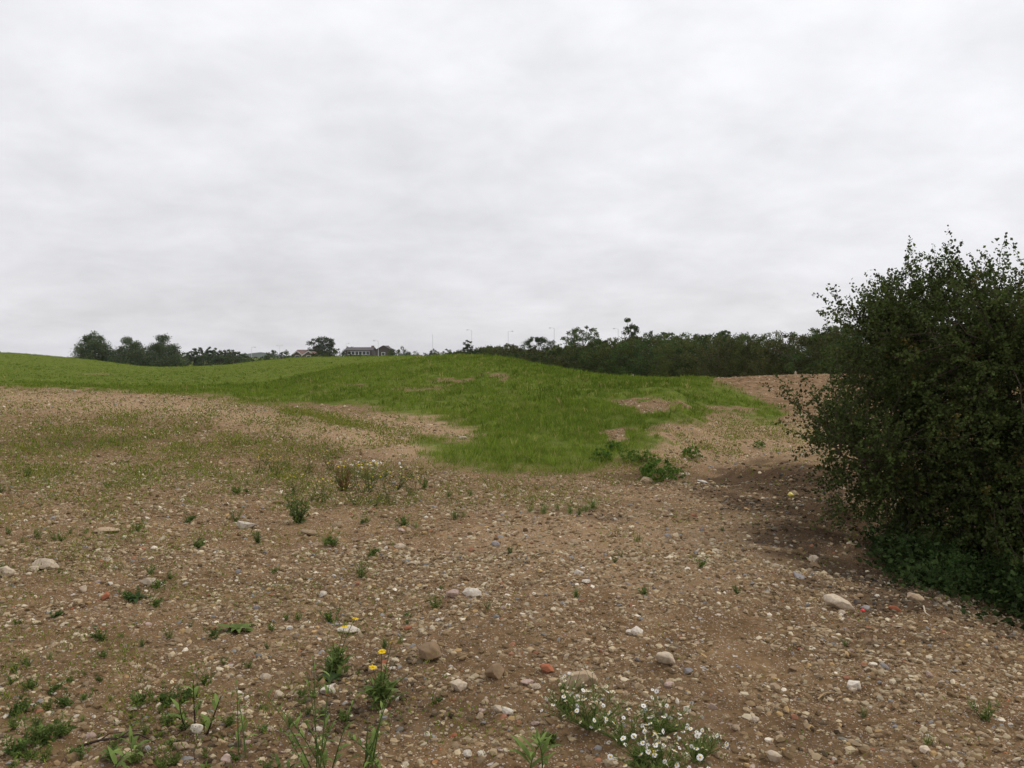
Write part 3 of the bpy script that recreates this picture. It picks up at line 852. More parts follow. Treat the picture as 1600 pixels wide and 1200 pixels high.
# ------------------------------------------------------------------ the big hawthorn bush on the right
def big_bush():
    r = np.random.default_rng(12)
    base = np.array([5.65, 9.4]); zb = float(H(base[0], base[1]))
    root = empty('hawthorn_bush', (base[0], base[1], zb))
    tag(root, 'large dark hawthorn bush filling the right edge beside the gravel', 'bush')
    E = [((4.42, 9.2, 1.92), (.88, 1.0, .78)), ((4.95, 9.3, 1.45), (1.38, 1.5, 1.27)), ((4.22, 9.0, .9), (1.06, 1.2, .7)), ((4.75, 8.9, .1), (.95, 1.0, .6)), ((5.9, 8.3, 0.1), (1.1, .9, .65)), ((6.6, 7.7, 0), (1.2, .7, .6)), ((6.6, 9.3, 1.35), (1.7, 1.7, 1.36)), ((5.4, 8.2, .45), (1.3, 1.1, .75)), ((8.3, 9.4, 1.2), (1.6, 1.7, 1.42)), ((6.9, 8.0, .5), (1.4, 1.2, .85)), ((9.2, 8.4, .6), (1.6, 1.3, 1.1))]
    E = [(np.array(c) + (.15, 0, -.22), np.array(s)) for c, s in E]
    wood = Geo(4); lf = Geo(4)
    bk = np.array((.075, .058, .042))

    def sample(n, lo=.55):
        vol = np.array([np.prod(s) ** .8 for c, s in E]); k = r.choice(len(E), n, p=vol / vol.sum())
        d = rand_dirs(n, r); rad = lo + (1.03 - lo) * r.random(n) ** .7
        P = np.array([E[i][0] for i in k]) + d * rad[:, None] * np.array([E[i][1] for i in k])
        return P
    # limbs
    limbs = []
    stems = [(5.2, 9.4), (5.6, 9.2), (6.3, 9.5), (7.2, 9.3), (8.3, 9.4)]
    T = sample(46, .75)
    T = T[T[:, 2] > .2]
    for tgt in T:
        sx, sy = min(stems, key=lambda q: (q[0] - tgt[0]) ** 2 + (q[1] - tgt[1]) ** 2 + r.random())
        s = np.array([sx + r.normal() * .12, sy + r.normal() * .12, zb - .1])
        c1 = s + np.array([(tgt[0] - sx) * .25, (tgt[1] - sy) * .25, (tgt[2] - zb) * .75])
        tt = np.linspace(0, 1, 14)[:, None]
        path = (1 - tt) ** 2 * s + 2 * tt * (1 - tt) * c1 + tt ** 2 * tgt
        path[1:-1] += r.normal(size=(12, 3)) * .03
        wood.tube(path, np.linspace(.035, .008, 14), 5, bk)
        limbs.append(path)
    allp = np.concatenate([p[4:] for p in limbs])
    # branches
    sp_ = sample(520, 1.0)
    sp_ = sp_ + norm(sp_ - np.array([5.6, 9.3, .9])) * r.uniform(0, .22, (len(sp_), 1)) * np.where((sp_[:, :1] < 4.7) & (sp_[:, 2:3] > .9) & (sp_[:, 2:3] < 2.0), 2.1, .8)
    tg = np.concatenate([sample(1800, .4), sample(380, .9), sp_])
    gz = H(tg[:, 0], tg[:, 1])
    tg = tg[(tg[:, 2] > gz + .06)]
    twP, twD = [], []
    for tgt in tg:
        d2 = ((allp - tgt) ** 2).sum(1) + r.random(len(allp)) * .1
        s = allp[np.argmin(d2)]
        v = tgt - s; L = np.linalg.norm(v)
        if L < .05:
            continue
        nn = 6
        tt = np.linspace(0, 1, nn)[:, None]
        path = s + v * tt + np.array([0, 0, 1]) * (np.sin(tt * math.pi) * .12 * L)
        path[1:-1] += r.normal(size=(nn - 2, 3)) * .025
        wood.tube(path, np.linspace(.008, .003, nn), 3, bk)
        for q in range(6):
            i = r.integers(1, nn)
            out = norm(path[i] - np.array([tgt[0] * .4 + 5.6 * .6, 9.3, .9]))
            d = norm(norm(v) * .6 + out * .5 + rand_dirs(1, r)[0] * .8 + np.array([0, 0, .12]))
            twP.append(path[i]); twD.append((d, r.uniform(.16, .42)))
        # a spray carrying on beyond the tip, thickest on the sunny top
        for q in range(2):
            d = norm(norm(v) + rand_dirs(1, r)[0] * .5 + np.array([0, 0, .1]))
            twP.append(path[-1]); twD.append((d, r.uniform(.2, .5)))
    P, D, T_ = [], [], []
    for s, (d, L) in zip(twP, twD):
        e = s + d * L + np.array([0, 0, r.normal() * .04])
        if e[2] < float(Hbase(e[0], e[1])) + .05:
            continue
        if r.random() < .45:
            wood.tube([s, (s + e) / 2 + r.normal(size=3) * .015, e], [.003, .0022, .0012], 3, bk)
        n = int(L * 80)
        t = r.random(n)[:, None] ** .8
        P.append(s + (e - s) * t + r.normal(size=(n, 3)) * .013)
        D.append(norm(d * .5 + rand_dirs(n, r)))
        c = np.array((.056, .076, .021)) * r.uniform(.6, 1.5)
        if r.random() < .05:
            c = np.array((.095, .083, .024)) * r.uniform(.7, 1.2)
        T_.append(np.broadcast_to(c, (n, 3)) * (.7 + .6 * r.random((n, 1))))
    P = np.concatenate(P); D = np.concatenate(D); T_ = np.concatenate(T_)
    lf.leaves(P, D, r.uniform(.021, .042, len(P)), [(0, 0, 0), (.55, .42, .1), (1, 0, 0), (.55, -.42, .1)], T_, r)
    off = -np.array([base[0], base[1], zb])
    for g in (wood, lf):
        g.v = [v + off for v in g.v]
    wood.obj('stems', M_BARK, root, True)
    lf.obj('foliage', M_LEAF, root)
    print('bush leaves', len(P))


big_bush()


# ------------------------------------------------------------------ stones
def ico(sub):
    import bmesh
    bm = bmesh.new(); bmesh.ops.create_icosphere(bm, subdivisions=sub, radius=1)
    V = np.array([v.co[:] for v in bm.verts]); Fc = np.array([[v.index for v in f.verts] for f in bm.faces]); bm.free()
    return V, Fc


ICO1, ICO2, ICO3 = ico(1), ico(2), ico(4)


def rock(r, base, sx, sy, sz, chips=9, rough=.06):
    V, Fc = base
    V = V.copy()
    for _ in range(chips):
        n = rand_dirs(1, r)[0]; d = r.uniform(.55, .85)
        over = V @ n - d
        V = V - np.where(over > 0, over, 0)[:, None] * n * .98
    f1 = 3.0
    nz = fbm(V[:, 0] * f1 + 5 * r.random(), V[:, 1] * f1 + V[:, 2] * 2.3, 3, int(r.integers(50)))
    V = V * (1 + rough * 3 * nz)[:, None]
    V = V * np.array([sx, sy, sz])
    return V, Fc


SC = {'cream': (.52, .43, .325), 'white': (.64, .58, .49), 'grey': (.27, .26, .265), 'brown': (.24, .165, .10), 'tan': (.40, .30, .20), 'brick': (.34, .115, .06), 'dark': (.10, .085, .08), 'pink': (.46, .34, .29)}
NAMED = [  # px, row of base, width px, height px, colour, depth ratio, tilt, label
    (381, 829, 34, 15, 'white', .6, .1, 'smooth white oblong stone standing out on the left gravel below the weeds'),
    (1312, 955, 46, 26, 'cream', .55, .35, 'long pale block of stone tilted on the gravel below the dark bush'),
    (1432, 941, 32, 14, 'tan', .5, .25, 'tan oblong stone at the edge of the dark undergrowth'),
    (670, 1035, 42, 32, 'brown', .9, 0, 'large rounded brown cobble right of the yellow-flowered weeds'),
    (774, 1063, 36, 28, 'brown', .8, .1, 'blocky brown cobble sunk in a hollow, left of the red brick lump'),
    (1041, 1042, 34, 26, 'cream', .8, 0, 'round pale pinkish cobble behind the white mayweed'),
    (905, 1078, 62, 36, 'tan', .7, 0, 'largest tan boulder half hidden behind the mayweed'),
    (856, 1054, 24, 18, 'brick', .8, .2, 'red brick lump beside the tan boulder'),
    (823, 1074, 20, 14, 'pink', .8, .2, 'dull pinkish brick piece below the red brick lump'),
    (737, 934, 30, 17, 'white', .7, .1, 'right one of two pale chalky stones side by side near the green sprig'),
    (709, 935, 22, 17, 'pink', .8, 0, 'left one of two pale chalky stones side by side, pinkish'),
    (994, 996, 22, 18, 'white', .7, .4, 'pale grey-white angular stone above the mayweed'),
    (68, 893, 46, 22, 'cream', .45, .2, 'long cream stone among a small pile at the left edge'),
    (4, 905, 24, 24, 'cream', .7, .1, 'pale stone cut by the left edge of the picture'),
    (50, 895, 18, 10, 'cream', .6, .1, 'small cream stone at the front of the left edge pile'),
    (160, 835, 42, 10, 'tan', .5, 0, 'flat tan slab lying in the weeds on the left'),
    (545, 993, 38, 14, 'white', .6, .1, 'flat white stone directly behind the yellow flower heads'),
    (1337, 1082, 24, 22, 'white', .7, .3, 'bright white stone in the lower right gravel'),
    (1333, 1086, 14, 11, 'cream', .8, .1, 'cream chip leaning on the bright white stone'),
    (1271, 882, 18, 16, 'cream', .8, .2, 'pale stone on the crest of the gravel bank near the bush'),
    (1274, 889, 16, 10, 'brown', .8, .2, 'brown stone under the pale one on the gravel bank'),
    (722, 689, 13, 8, 'cream', .8, .1, 'lone pale block in the bare hollow at the foot of the green hill'),
    (1242, 776, 18, 10, 'tan', .8, .1, 'tan boulder beside the yellow cap in the dark earth'),
    (482, 839, 28, 11, 'tan', .6, .1, 'half-buried flat stone above the bushy weed'),
    (162, 940, 14, 14, 'brick', .8, .3, 'reddish brick bit on the left gravel'),
    (127, 927, 12, 13, 'cream', .8, .3, 'upright pale pebble left of the reddish brick bit'),
    (235, 920, 40, 14, 'cream', .5, .25, 'long pale stone at mid left, tilted to the right'),
    (510, 1088, 24, 18, 'white', .7, .3, 'white angular stone among the lanky stems'),
    (434, 1095, 16, 18, 'cream', .8, .1, 'pale upright stone left of the lanky stems'),
    (715, 1082, 30, 22, 'cream', .7, .15, 'cracked pale stone below the brown cobble'),
    (778, 1116, 17, 15, 'cream', .8, .2, 'left one of a pair of pale stones left of the mayweed'),
    (794, 1120, 20, 14, 'white', .7, .2, 'right one of a pair of pale stones left of the mayweed, greyish white'),
    (195, 1196, 22, 26, 'tan', .9, .1, 'tan upright stone at the bottom edge under the broad leaf'),
    (303, 1148, 20, 20, 'white', .8, .3, 'pale pointed stone at the foot of the dark-stemmed plant'),
    (282, 1176, 28, 16, 'tan', .7, .2, 'tan stone in the lower left gravel beside a white chip'),
    (352, 1196, 20, 16, 'pink', .8, .1, 'pinkish stone on the bottom edge left of the lanky stems'),
    (1210, 1194, 26, 22, 'cream', .8, .1, 'pale block on the bottom edge at lower right'),
    (1354, 956, 16, 10, 'grey', .8, .2, 'grey stone next to the red plastic bit'),
    (1340, 948, 12, 14, 'dark', .8, .2, 'dark lump touching the long pale block'),
    (1076, 1055, 14, 12, 'grey', .8, .2, 'small blue-grey stone right of the round pale cobble'),
    (1448, 1180, 18, 14, 'cream', .7, .2, 'pale stone in the bottom right gravel below a grassy sprig'),
    (1210, 1082, 20, 16, 'tan', .8, .2, 'tan stone left of the bright white stone'),
    (1010, 757, 22, 12, 'tan', .7, .2, 'earthy lump at the foot of the green hill beside the leafy clump'),
    (1099, 757, 12, 5, 'white', .5, .3, 'white chip on the dark earth right of the leafy clump'),
]


def stone_obj(V, Fc, colour, loc, rz, label, name='stone', tilt=0.0, group=None, cat='stone', r=rng):
    c = np.array(SC[colour]) * r.uniform(.85, 1.12)
    me = mesh_np(name, V, Fc, M_STONE, c, True)
    o = new_obj(name, me)
    o.location = [float(v) for v in loc]; o.rotation_euler = (0, tilt, rz)
    return tag(o, label, cat, group)


def named_stones():
    r = np.random.default_rng(77)
    for (px, row, w, h, col, dr, tilt, lab) in NAMED:
        p = at(px, row - 2)
        s = p[1] / F
        sx, sz = w * s / 2 * 1.12, h * s / 2 * 1.05
        V, Fc = rock(r, ICO3, sx, sx * dr * 1.1, sz, 15, .075)
        V[:, 2] += sz * .55
        nm = 'brick_piece' if 'brick' in lab and 'left of the red' not in lab and 'of the reddish' not in lab and 'left of the tan' not in lab and col in ('brick', 'pink') else 'stone'
        stone_obj(V, Fc, col, (p[0], p[1] + sx * dr * .6, p[2] - sz * .05), r.normal() * .15, lab, nm, tilt, None, 'brick piece' if nm == 'brick_piece' else 'stone', r)


named_stones()


def zone(px, row):
    if px < 400:
        return 'in the bottom left corner' if row > 1000 else 'on the left gravel below the sparse weeds'
    if px < 850:
        return 'around the yellow-flowered weeds' if row > 1000 else 'between the bushy weed and the green hill'
    if px < 1200:
        return 'beside the white mayweed' if row > 1000 else 'on the bare middle track'
    return 'in the bottom right corner' if row > 1000 else 'below the big dark bush'


def loose_stones():
    r = np.random.default_rng(31)
    tm = []
    for col in ('cream', 'tan', 'pink', 'white', 'grey', 'brown', 'brick'):
        for v in range(4):
            V, Fc = rock(r, ICO2 if v else ICO3, 1, r.uniform(.6, .95), r.uniform(.42, .75), 9, .05)
            V[:, 2] += .25
            tm.append((col, mesh_np('stone', V, Fc, M_STONE, np.array(SC[col]), v == 0)))
    wts = {'cream': 5, 'tan': 5, 'pink': 3, 'white': 2, 'grey': 2, 'brown': 3, 'brick': 1}
    pr = np.array([wts[c] for c, m in tm], float); pr /= pr.sum()
    adj = {'cream': 'cream', 'tan': 'tan', 'pink': 'pinkish', 'white': 'white', 'grey': 'grey', 'brown': 'brown', 'brick': 'brick-red'}
    n = 0
    while n < 255:
        px = r.uniform(-15, 1615); row = 790 + 430 * r.random() ** .8
        if row < 960 and px > 1330 + (row - 850) * 1.6:
            continue
        if px < 500 and row < 850 and r.random() < .6:
            continue
        p = at(px, row); s = p[1] / F
        rad = min((3.6 + 7.5 * r.random() ** 2.4) * s * 1.0, .07)
        col, me = tm[int(r.choice(len(tm), p=pr))]
        o = new_obj('stone', me)
        o.location = (float(p[0]), float(p[1]), float(p[2]) - rad * .1)
        k = rad * r.uniform(.9, 1.2)
        o.scale = (k, k * r.uniform(.8, 1.1), k * r.uniform(.7, 1.1)); o.rotation_euler = (r.normal() * .2, r.normal() * .2, r.random() * 6.28)
        tag(o, f'small {adj[col]} stone lying loose {zone(px, row)}', 'stone', f'loose {adj[col]} stones {zone(px, row)}')
        n += 1


loose_stones()


def gravel():
    r = np.random.default_rng(8)
    V0, F0 = ICO1
    temps = []
    for k in range(30):
        V, _ = rock(r, ICO1, 1, r.uniform(.5, .95), r.uniform(.35, .7), 5, .2)
        temps.append(V)
    temps = np.array(temps)
    # near, middle and far pebbles
    sets = []
    for (n, y0, y1, s0, s1, pw) in ((170000, 3.0, 7.5, .003, .032, 6.2), (110000, 7.0, 13, .006, .046, 6.0), (75000, 12, 30, .013, .06, 3.4), (16000, 28, 52, .03, .10, 2.4)):
        Y = np.sqrt(r.random(n) * (y1 ** 2 - y0 ** 2) + y0 ** 2)
        X = r.uniform(-.68, .68, n) * (Y + .6)
        s = s0 + (s1 - s0) * r.random(n) ** pw
        sets.append(np.stack([X, Y, s], -1))
    A = np.concatenate(sets); X, Y, s = A.T
    Z = H(X, Y)
    px, row, g, dark_soil, spoil, sparse, pale_soil = masks(X, Y, Z)
    dens = 0.7 + 1.3 * fbm(X * .9, Y * .9, 3, 61) + 1.5 * fbm(X * 4, Y * 4, 3, 67)
    keep = (g < .35) & (r.random(len(X)) < dens * (1 - .1 * dark_soil))
    X, Y, Z, s = X[keep], Y[keep], Z[keep], s[keep]
    n = len(X)
    k = r.integers(0, 30, n)
    a = r.random(n) * 2 * math.pi; tl = r.normal(size=n) * .35
    V = temps[k] * s[:, None, None]
    x = V[..., 0] * np.cos(tl)[:, None] - V[..., 2] * np.sin(tl)[:, None]
    z = V[..., 0] * np.sin(tl)[:, None] + V[..., 2] * np.cos(tl)[:, None]
    y = V[..., 1]
    V = np.stack([x * np.cos(a)[:, None] - y * np.sin(a)[:, None] + X[:, None], x * np.sin(a)[:, None] + y * np.cos(a)[:, None] + Y[:, None], z + (Z - s * .02)[:, None]], -1)
    Fc = (F0[None] + (np.arange(n) * len(V0))[:, None, None]).reshape(-1, 3)
    pal = np.array([(.47, .375, .24), (.37, .275, .165), (.25, .17, .09), (.58, .49, .345), (.18, .118, .06), (.70, .62, .50), (.25, .235, .22), (.30, .14, .08), (.42, .28, .13), (.31, .225, .14)])
    pp = np.array([4.2, 6, 6, 1.6, 6, .45, .7, .35, .8, 6]); pp = pp / pp.sum()
    c = pal[r.choice(len(pal), n, p=pp)] * (.6 + .5 * r.random((n, 1)))
    dk = dark_soil[keep] > .45 + .2 * r.random(n)
    c[dk & (r.random(n) < .75)] *= .34       # darker clods where the soil is dark
    s = np.where(dk & (r.random(n) < .4), s * 3.4, s)
    me = mesh_np('gravel', V.reshape(-1, 3), Fc, M_PEBBLE, np.repeat(c, len(V0), axis=0), False)
    o = new_obj('gravel', me)
    tag(o, 'fine brown and cream gravel strewn over the bare earth', 'gravel', None, 'stuff')
    print('pebbles', n)


gravel()


# ------------------------------------------------------------------ grass and low weeds (uncountable)
def scatter(r, n, y0, y1, pw=2.0, spread=.66):
    Y = (r.random(n) * (y1 ** pw - y0 ** pw) + y0 ** pw) ** (1 / pw)
    X = r.uniform(-spread, spread, n) * (Y + 1)
    return X, Y


def grass():
    r = np.random.default_rng(9)
    g = Geo(4)
    for (n, y0, y1, nb, hgt, wd, pw) in ((60000, 11.5, 24, 6, .15, 1.0, 2.0), (52000, 23, 50, 5, .17, 2.0, 1.6), (52000, 45, 130, 4, .12, 4.0, 1.2)):
        X, Y = scatter(r, n, y0, y1, pw)
        Z = H(X, Y)
        px, row, gm, dark_soil, spoil, sp, pale_soil = masks(X, Y, Z)
        clump = .6 * fbm(X * .8, Y * .8, 4, 71) + .7 * fbm(X * 3.5, Y * 3.5, 3, 73) + .5
        keep = r.random(n) < np.clip(gm ** 1.5 * (3.4 * clump - .9 + .5 * (gm > .95)), 0.0, 1)
        stray = masks(X + r.normal(size=n) * .7, Y + r.normal(size=n) * 1.1, Z)[2]
        st_ = (~keep) & (stray > .6) & (r.random(n) < .10) & (fbm(X * 4, Y * 4, 2, 74) > .04)
        gm = np.where(st_, .6, gm); keep = keep | st_
        # thinner, shorter towards bare soil
        X, Y, Z, gm, cl = X[keep], Y[keep], Z[keep], gm[keep], clump[keep]
        m = len(X)
        big = fbm(X * .25, Y * .25, 3, 77)
        hh = .8 * hgt * (0.25 + 1.4 * np.clip(cl, 0, 1)) * (.3 + .7 * gm) * np.where(r.random(m) < .12, 1.6, 1) * r.uniform(.6, 1.25, m)
        P = np.repeat(np.stack([X, Y, Z - .01], -1), nb, axis=0)
        P[:, :2] += r.normal(size=(m * nb, 2)) * (.035 * wd ** .7)
        D = np.stack([r.normal(size=m * nb) * .38, r.normal(size=m * nb) * .38, np.ones(m * nb)], -1)
        tA = np.array((.195, .262, .038)); tB = np.array((.105, .16, .022)); tC = np.array((.34, .31, .10))
        f = np.clip(.66 + 1.2 * big + 1.3 * fbm(X * .07, Y * .05, 3, 79) + r.normal(size=m) * .35, 0, 1)[:, None]
        t = tB * (1 - f) + tA * f
        yl = (r.random((m, 1)) < .06); t = np.where(yl, tC, t)
        t = np.repeat(t * r.uniform(.7, 1.2, (m, 1)), nb, axis=0)
        tm = np.array(BLADE); tm[:, 1] *= wd * 1.3
        g.leaves(P, D, np.repeat(hh, nb) * r.uniform(.6, 1.15, m * nb), tm, t, r)
    o = g.obj('grass', M_GRASS)
    tag(o, 'bright green young grass covering the rolling hill', 'grass', None, 'stuff')
    print('grass', g.n // 4)


grass()


def low_weeds():
    r = np.random.default_rng(19)
    g = Geo(4)
    X, Y = scatter(r, 110000, 3.1, 26, 1.5)
    Z = H(X, Y)
    px, row, gm, dark_soil, spoil, sp, pale_soil = masks(X, Y, Z)
    cl = .7 * fbm(X * 1.6, Y * 1.6, 3, 83) + .7 * fbm(X * 5, Y * 5, 2, 85) + .5
    keep = r.random(len(X)) < np.clip((sp * .42 + .022) * np.clip((cl - .38) * 4.5, 0, 1.5) * np.clip(1 - gm, 0, 1), 0, 1)
    X, Y, Z = X[keep], Y[keep], Z[keep]
    m = len(X); nb = 9
    far = np.clip(Y / 9, .7, 2)
    P = np.repeat(np.stack([X, Y, Z], -1), nb, axis=0)
    P += np.stack([r.normal(size=m * nb) * .06, r.normal(size=m * nb) * .06, np.abs(r.normal(size=m * nb)) * .05], -1) * np.repeat(far, nb)[:, None]
    D = np.stack([r.normal(size=m * nb), r.normal(size=m * nb), .6 + r.random(m * nb) * 1.8], -1)
    base = np.array(((.17, .225, .03), (.21, .235, .036), (.13, .185, .03), (.24, .215, .05)))[r.integers(0, 4, m)]
    t = np.repeat(base * r.uniform(.7, 1.2, (m, 1)), nb, axis=0)
    sz = np.repeat(far * r.uniform(.015, .04, m), nb) * r.uniform(.6, 1.2, m * nb)
    g.leaves(P, D, sz, LANCE, t, r)
    # undergrowth at the foot of the big bush
    n = 2600
    pxs = r.uniform(1370, 1720, n); rws = 868 + (pxs - 1370) * .36 + r.normal(size=n) * 20 - 8
    pts = []
    for a_, b_ in zip(pxs[::6], rws[::6]):
        if b_ > 1000: continue
        pts.append(at(a_, b_))
    pts = np.array(pts); P = np.repeat(pts, 26, axis=0); k = len(P)
    P += np.stack([r.normal(size=k) * .12, r.normal(size=k) * .12, np.abs(r.normal(size=k)) * np.repeat(r.uniform(.03, .2, len(pts)), 26)], -1)
    D = np.stack([r.normal(size=k), r.normal(size=k), r.random(k) * .8], -1)
    t = np.repeat(np.array((.036, .056, .017))[None] * r.uniform(.45, 1.7, (len(pts), 1)), 26, axis=0) * r.uniform(.6, 1.4, (k, 1))
    g.leaves(P, D, r.uniform(.025, .07, k), DIAMOND, t, r)
    o = g.obj('low_weeds', M_WEED)
    tag(o, 'sparse low green weeds creeping over the gravel', 'weeds', None, 'stuff')
    print('low weeds', m)


low_weeds()


# ------------------------------------------------------------------ individual plants
def ribbon(g, base, d, L, w, droop, r, tint, seg=5, curl=0.0):
    """one bent lanceolate leaf"""
    d = norm(np.array(d, float)); up = np.array([0, 0, 1.0])
    side = norm(np.cross(d, up)) if abs(d[2]) < .98 else np.array([1.0, 0, 0])
    p = np.array(base, float); V = []
    for i in range(seg + 1):
        t = i / seg
        ww = w * math.sin(math.pi * min(1, .12 + .88 * t) ** .8) if i < seg else w * .04
        ww = max(ww, w * .06)
        lift = np.array([0, 0, .18 * ww])
        V += [p - side * ww + lift, p, p + side * ww + lift]
        dd = norm(d + np.array([0, 0, -droop * t * 1.6]) + side * curl * t)
        p = p + dd * L / seg
    Fc = []
    for i in range(seg):
        a = i * 3
        Fc += [(a, a + 1, a + 4, a + 3), (a + 1, a + 2, a + 5, a + 4)]
    g.add(V, Fc, np.asarray(tint) * r.uniform(.8, 1.2))


def flower_mesh(name, r, rad, petals, pc, cc, tilt=.2):
    g = Geo(4)
    for i in range(petals):
        a = i / petals * 2 * math.pi + r.normal() * .06
        d = np.array([math.cos(a), math.sin(a), 0]); s = np.array([-d[1], d[0], 0])
        L = rad * r.uniform(.88, 1.05); w = rad * 3.0 / petals
        dz = r.normal() * .08 * rad - tilt * rad * .3
        g.add([d * rad * .25 - s * w * .5, d * rad * .25 + s * w * .5, d * L + s * w * .8 + (0, 0, dz), d * L - s * w * .8 + (0, 0, dz)], [(0, 1, 2, 3)], pc, 0)
    k = 8
    ring = [(rad * .36 * math.cos(2 * math.pi * i / k), rad * .36 * math.sin(2 * math.pi * i / k), .02 * rad) for i in range(k)]
    ring2 = [(x * .6, y * .6, rad * .22) for x, y, z in ring]
    top = [(0, 0, rad * .28)] * 1
    V = ring + ring2 + top
    Fc = [(i, (i + 1) % k, k + (i + 1) % k, k + i) for i in range(k)] + [(k + i, k + (i + 1) % k, 2 * k, 2 * k) for i in range(0)]
    Fc += [(k + i, k + i + 1, k + (i + 2) % k, 2 * k) for i in range(0, k, 2)]
    g.add(V, Fc, cc, 1)
    return g.mesh(name, [M_PETAL, M_PETAL])


_fr = np.random.default_rng(3)
DAISY = [flower_mesh('flower', _fr, .0125, 12, (.80, .79, .76), (.55, .36, .02)) for _ in range(4)]
DAISY_OLD = [flower_mesh('flower', _fr, .0105, 12, (.62, .56, .4), (.38, .23, .03), 1.6) for _ in range(2)]
YELLOW = [flower_mesh('flower', _fr, .017, 18, (.72, .50, .02), (.55, .34, .01), -.2) for _ in range(3)]
YSMALL = [flower_mesh('flower', _fr, .009, 8, (.62, .5, .04), (.5, .36, .02), 0) for _ in range(2)]


def flower(me, p, parent, r, tilt=.5, sc=1.0):
    o = new_obj('flower', me, parent)
    o.location = [float(v) for v in p]
    o.rotation_euler = (r.normal() * tilt * .5 + .15, r.normal() * tilt * .5, r.random() * 6.28)
    o.scale = (sc, sc, sc)
    return o


GREENW = np.array((.16, .22, .06))


def mayweed(label, px, row, spread, height, n_st, seed, sc=1.0, old=.3, group=None):
    r = np.random.default_rng(seed)
    p = at(px, row)
    root = empty('mayweed_plant', p); tag(root, label, 'flowering weed', group)
    st = Geo(4); lf = Geo(4)
    heads = []
    for i in range(n_st):
        a = r.random() * 6.28; rr = spread * 1.15 * r.random() ** .6
        tip = np.array([math.cos(a) * rr, math.sin(a) * rr * .8, height * r.uniform(.5, 1.0) * (1 - .35 * rr / spread)])
        c = np.array([tip[0] * .45, tip[1] * .45, tip[2] * .45])
        tt = np.linspace(0, 1, 6)[:, None]
        path = 2 * tt * (1 - tt) * c + tt ** 2 * tip + np.array([r.normal(), r.normal(), 0]) * .012 * (1 - tt)
        tip = path[-1]
        st.tube(path, np.linspace(.0022, .001, 6), 3, (.1, .14, .04))
        heads.append(tip)
        for b in range(r.integers(0, 3)):
            q = path[r.integers(2, 5)]
            e = q + np.array([r.normal() * .045, r.normal() * .045, r.uniform(.04, .1)])
            st.tube([q, (q + e) / 2 + (0, 0, -.008), e], [.0014, .0012, .0009], 3, (.1, .14, .04))
            heads.append(e)
        n = 46
        k = r.integers(0, 5, n); f = r.random((n, 1))
        Pq = path[k] * (1 - f) + path[k + 1] * f
        D = np.stack([r.normal(size=n), r.normal(size=n), .5 + r.random(n)], -1)
        th = [(0, .05, 0), (.5, .05, .05), (1, 0, .1), (.5, -.05, .05)]
        lf.leaves(Pq, D, r.uniform(.016, .042, n), th, GREENW * r.uniform(.7, 1.3, (n, 1)), r)
    st.obj('stem', M_WEED, root)
    lf.obj('leaves', M_WEED, root)
    for hd in heads[:96]:
        flower(DAISY_OLD[r.integers(2)] if r.random() < old else DAISY[r.integers(4)], hd, root, r, 1.3, sc * r.uniform(.6, .95))


mayweed('bushy white mayweed in full flower at the bottom, in front of the tan boulder', 925, 1142, .20, .27, 26, 1, 1.0, .45)
mayweed('low mayweed with many white daisies right of the bushy one', 1035, 1148, .19, .17, 20, 2, 1.0, .2)
mayweed('mayweed cut by the bottom edge with large white daisies', 1030, 1212, .19, .17, 30, 3, 1.15, .2)
mayweed('small mayweed with white flowers leaning right at the edge of the white patch', 1090, 1188, .12, .16, 14, 4, .95, .25)
mayweed('straggly mayweed with few white flowers left of the low daisies', 975, 1165, .15, .2, 12, 7, .95, .3)
mayweed('thin mayweed with brownish spent heads behind the bushy one', 885, 1118, .11, .2, 14, 5, .9, .8)
mayweed('white-flowered weed among the tall yellow weeds on the left gravel', 580, 752, .5, .45, 26, 6, 1.9, .3)


def hawkweed(label, px, row, h, nleaf, tips, seed, leafL=.13):
    r = np.random.default_rng(seed)
    p = at(px, row)
    root = empty('hawkweed_plant', p); tag(root, label, 'flowering weed')
    lf = Geo(4); st = Geo(4)
    for i in range(nleaf):
        a = r.random() * 6.28
        ribbon(lf, (r.normal() * .02, r.normal() * .02, r.random() * h * .3), (math.cos(a), math.sin(a), r.uniform(.3, 1.6)), leafL * r.uniform(.5, 1.1), leafL * r.uniform(.07, .12), r.uniform(.3, 1), r, GREENW * r.uniform(.65, 1.1))
    for i in range(160):
        a = r.random() * 6.28; q = np.array([math.cos(a), math.sin(a), 0]) * r.random() * h * .22 + np.array([0, 0, r.random() * h * .55])
        lf.leaves([q], [(r.normal(), r.normal(), r.random() * 1.4)], r.uniform(.02, .05), LANCE, GREENW * r.uniform(.6, 1.1), r)
    for (tx, tr, fl) in tips:
        e = point(tx, tr, p[1]) - p
        e = e + np.array([0, r.normal() * .03, 0])
        c = np.array([e[0] * .3, e[1] * .3, e[2] * .6])
        tt = np.linspace(0, 1, 8)[:, None]
        path = 2 * tt * (1 - tt) * c + tt ** 2 * e
        st.tube(path, np.linspace(.0028, .0014, 8), 4, (.09, .12, .04))
        if fl:
            flower(YELLOW[r.integers(3)], path[-1], root, r, .3, 1.15)
    st.obj('stem', M_WEED, root); lf.obj('leaves', M_WEED, root)


hawkweed('leafy weed with two yellow flower heads in front of the flat white stone', 525, 1056, .26, 26, [(553, 970, 1), (539, 978, 1), (520, 1000, 0), (505, 1012, 0), (545, 1005, 0)], 21)
hawkweed('bushy weed with three yellow flower heads left of the brown cobble', 595, 1106, .28, 30, [(613, 1003, 1), (599, 1013, 1), (583, 1042, 1), (620, 1030, 0), (640, 1050, 0), (575, 1060, 0)], 22)
hawkweed('weed with one yellow head at the bottom among the mayweed', 1000, 1205, .14, 10, [(1019, 1172, 1), (1021, 1184, 1)], 23, .08)


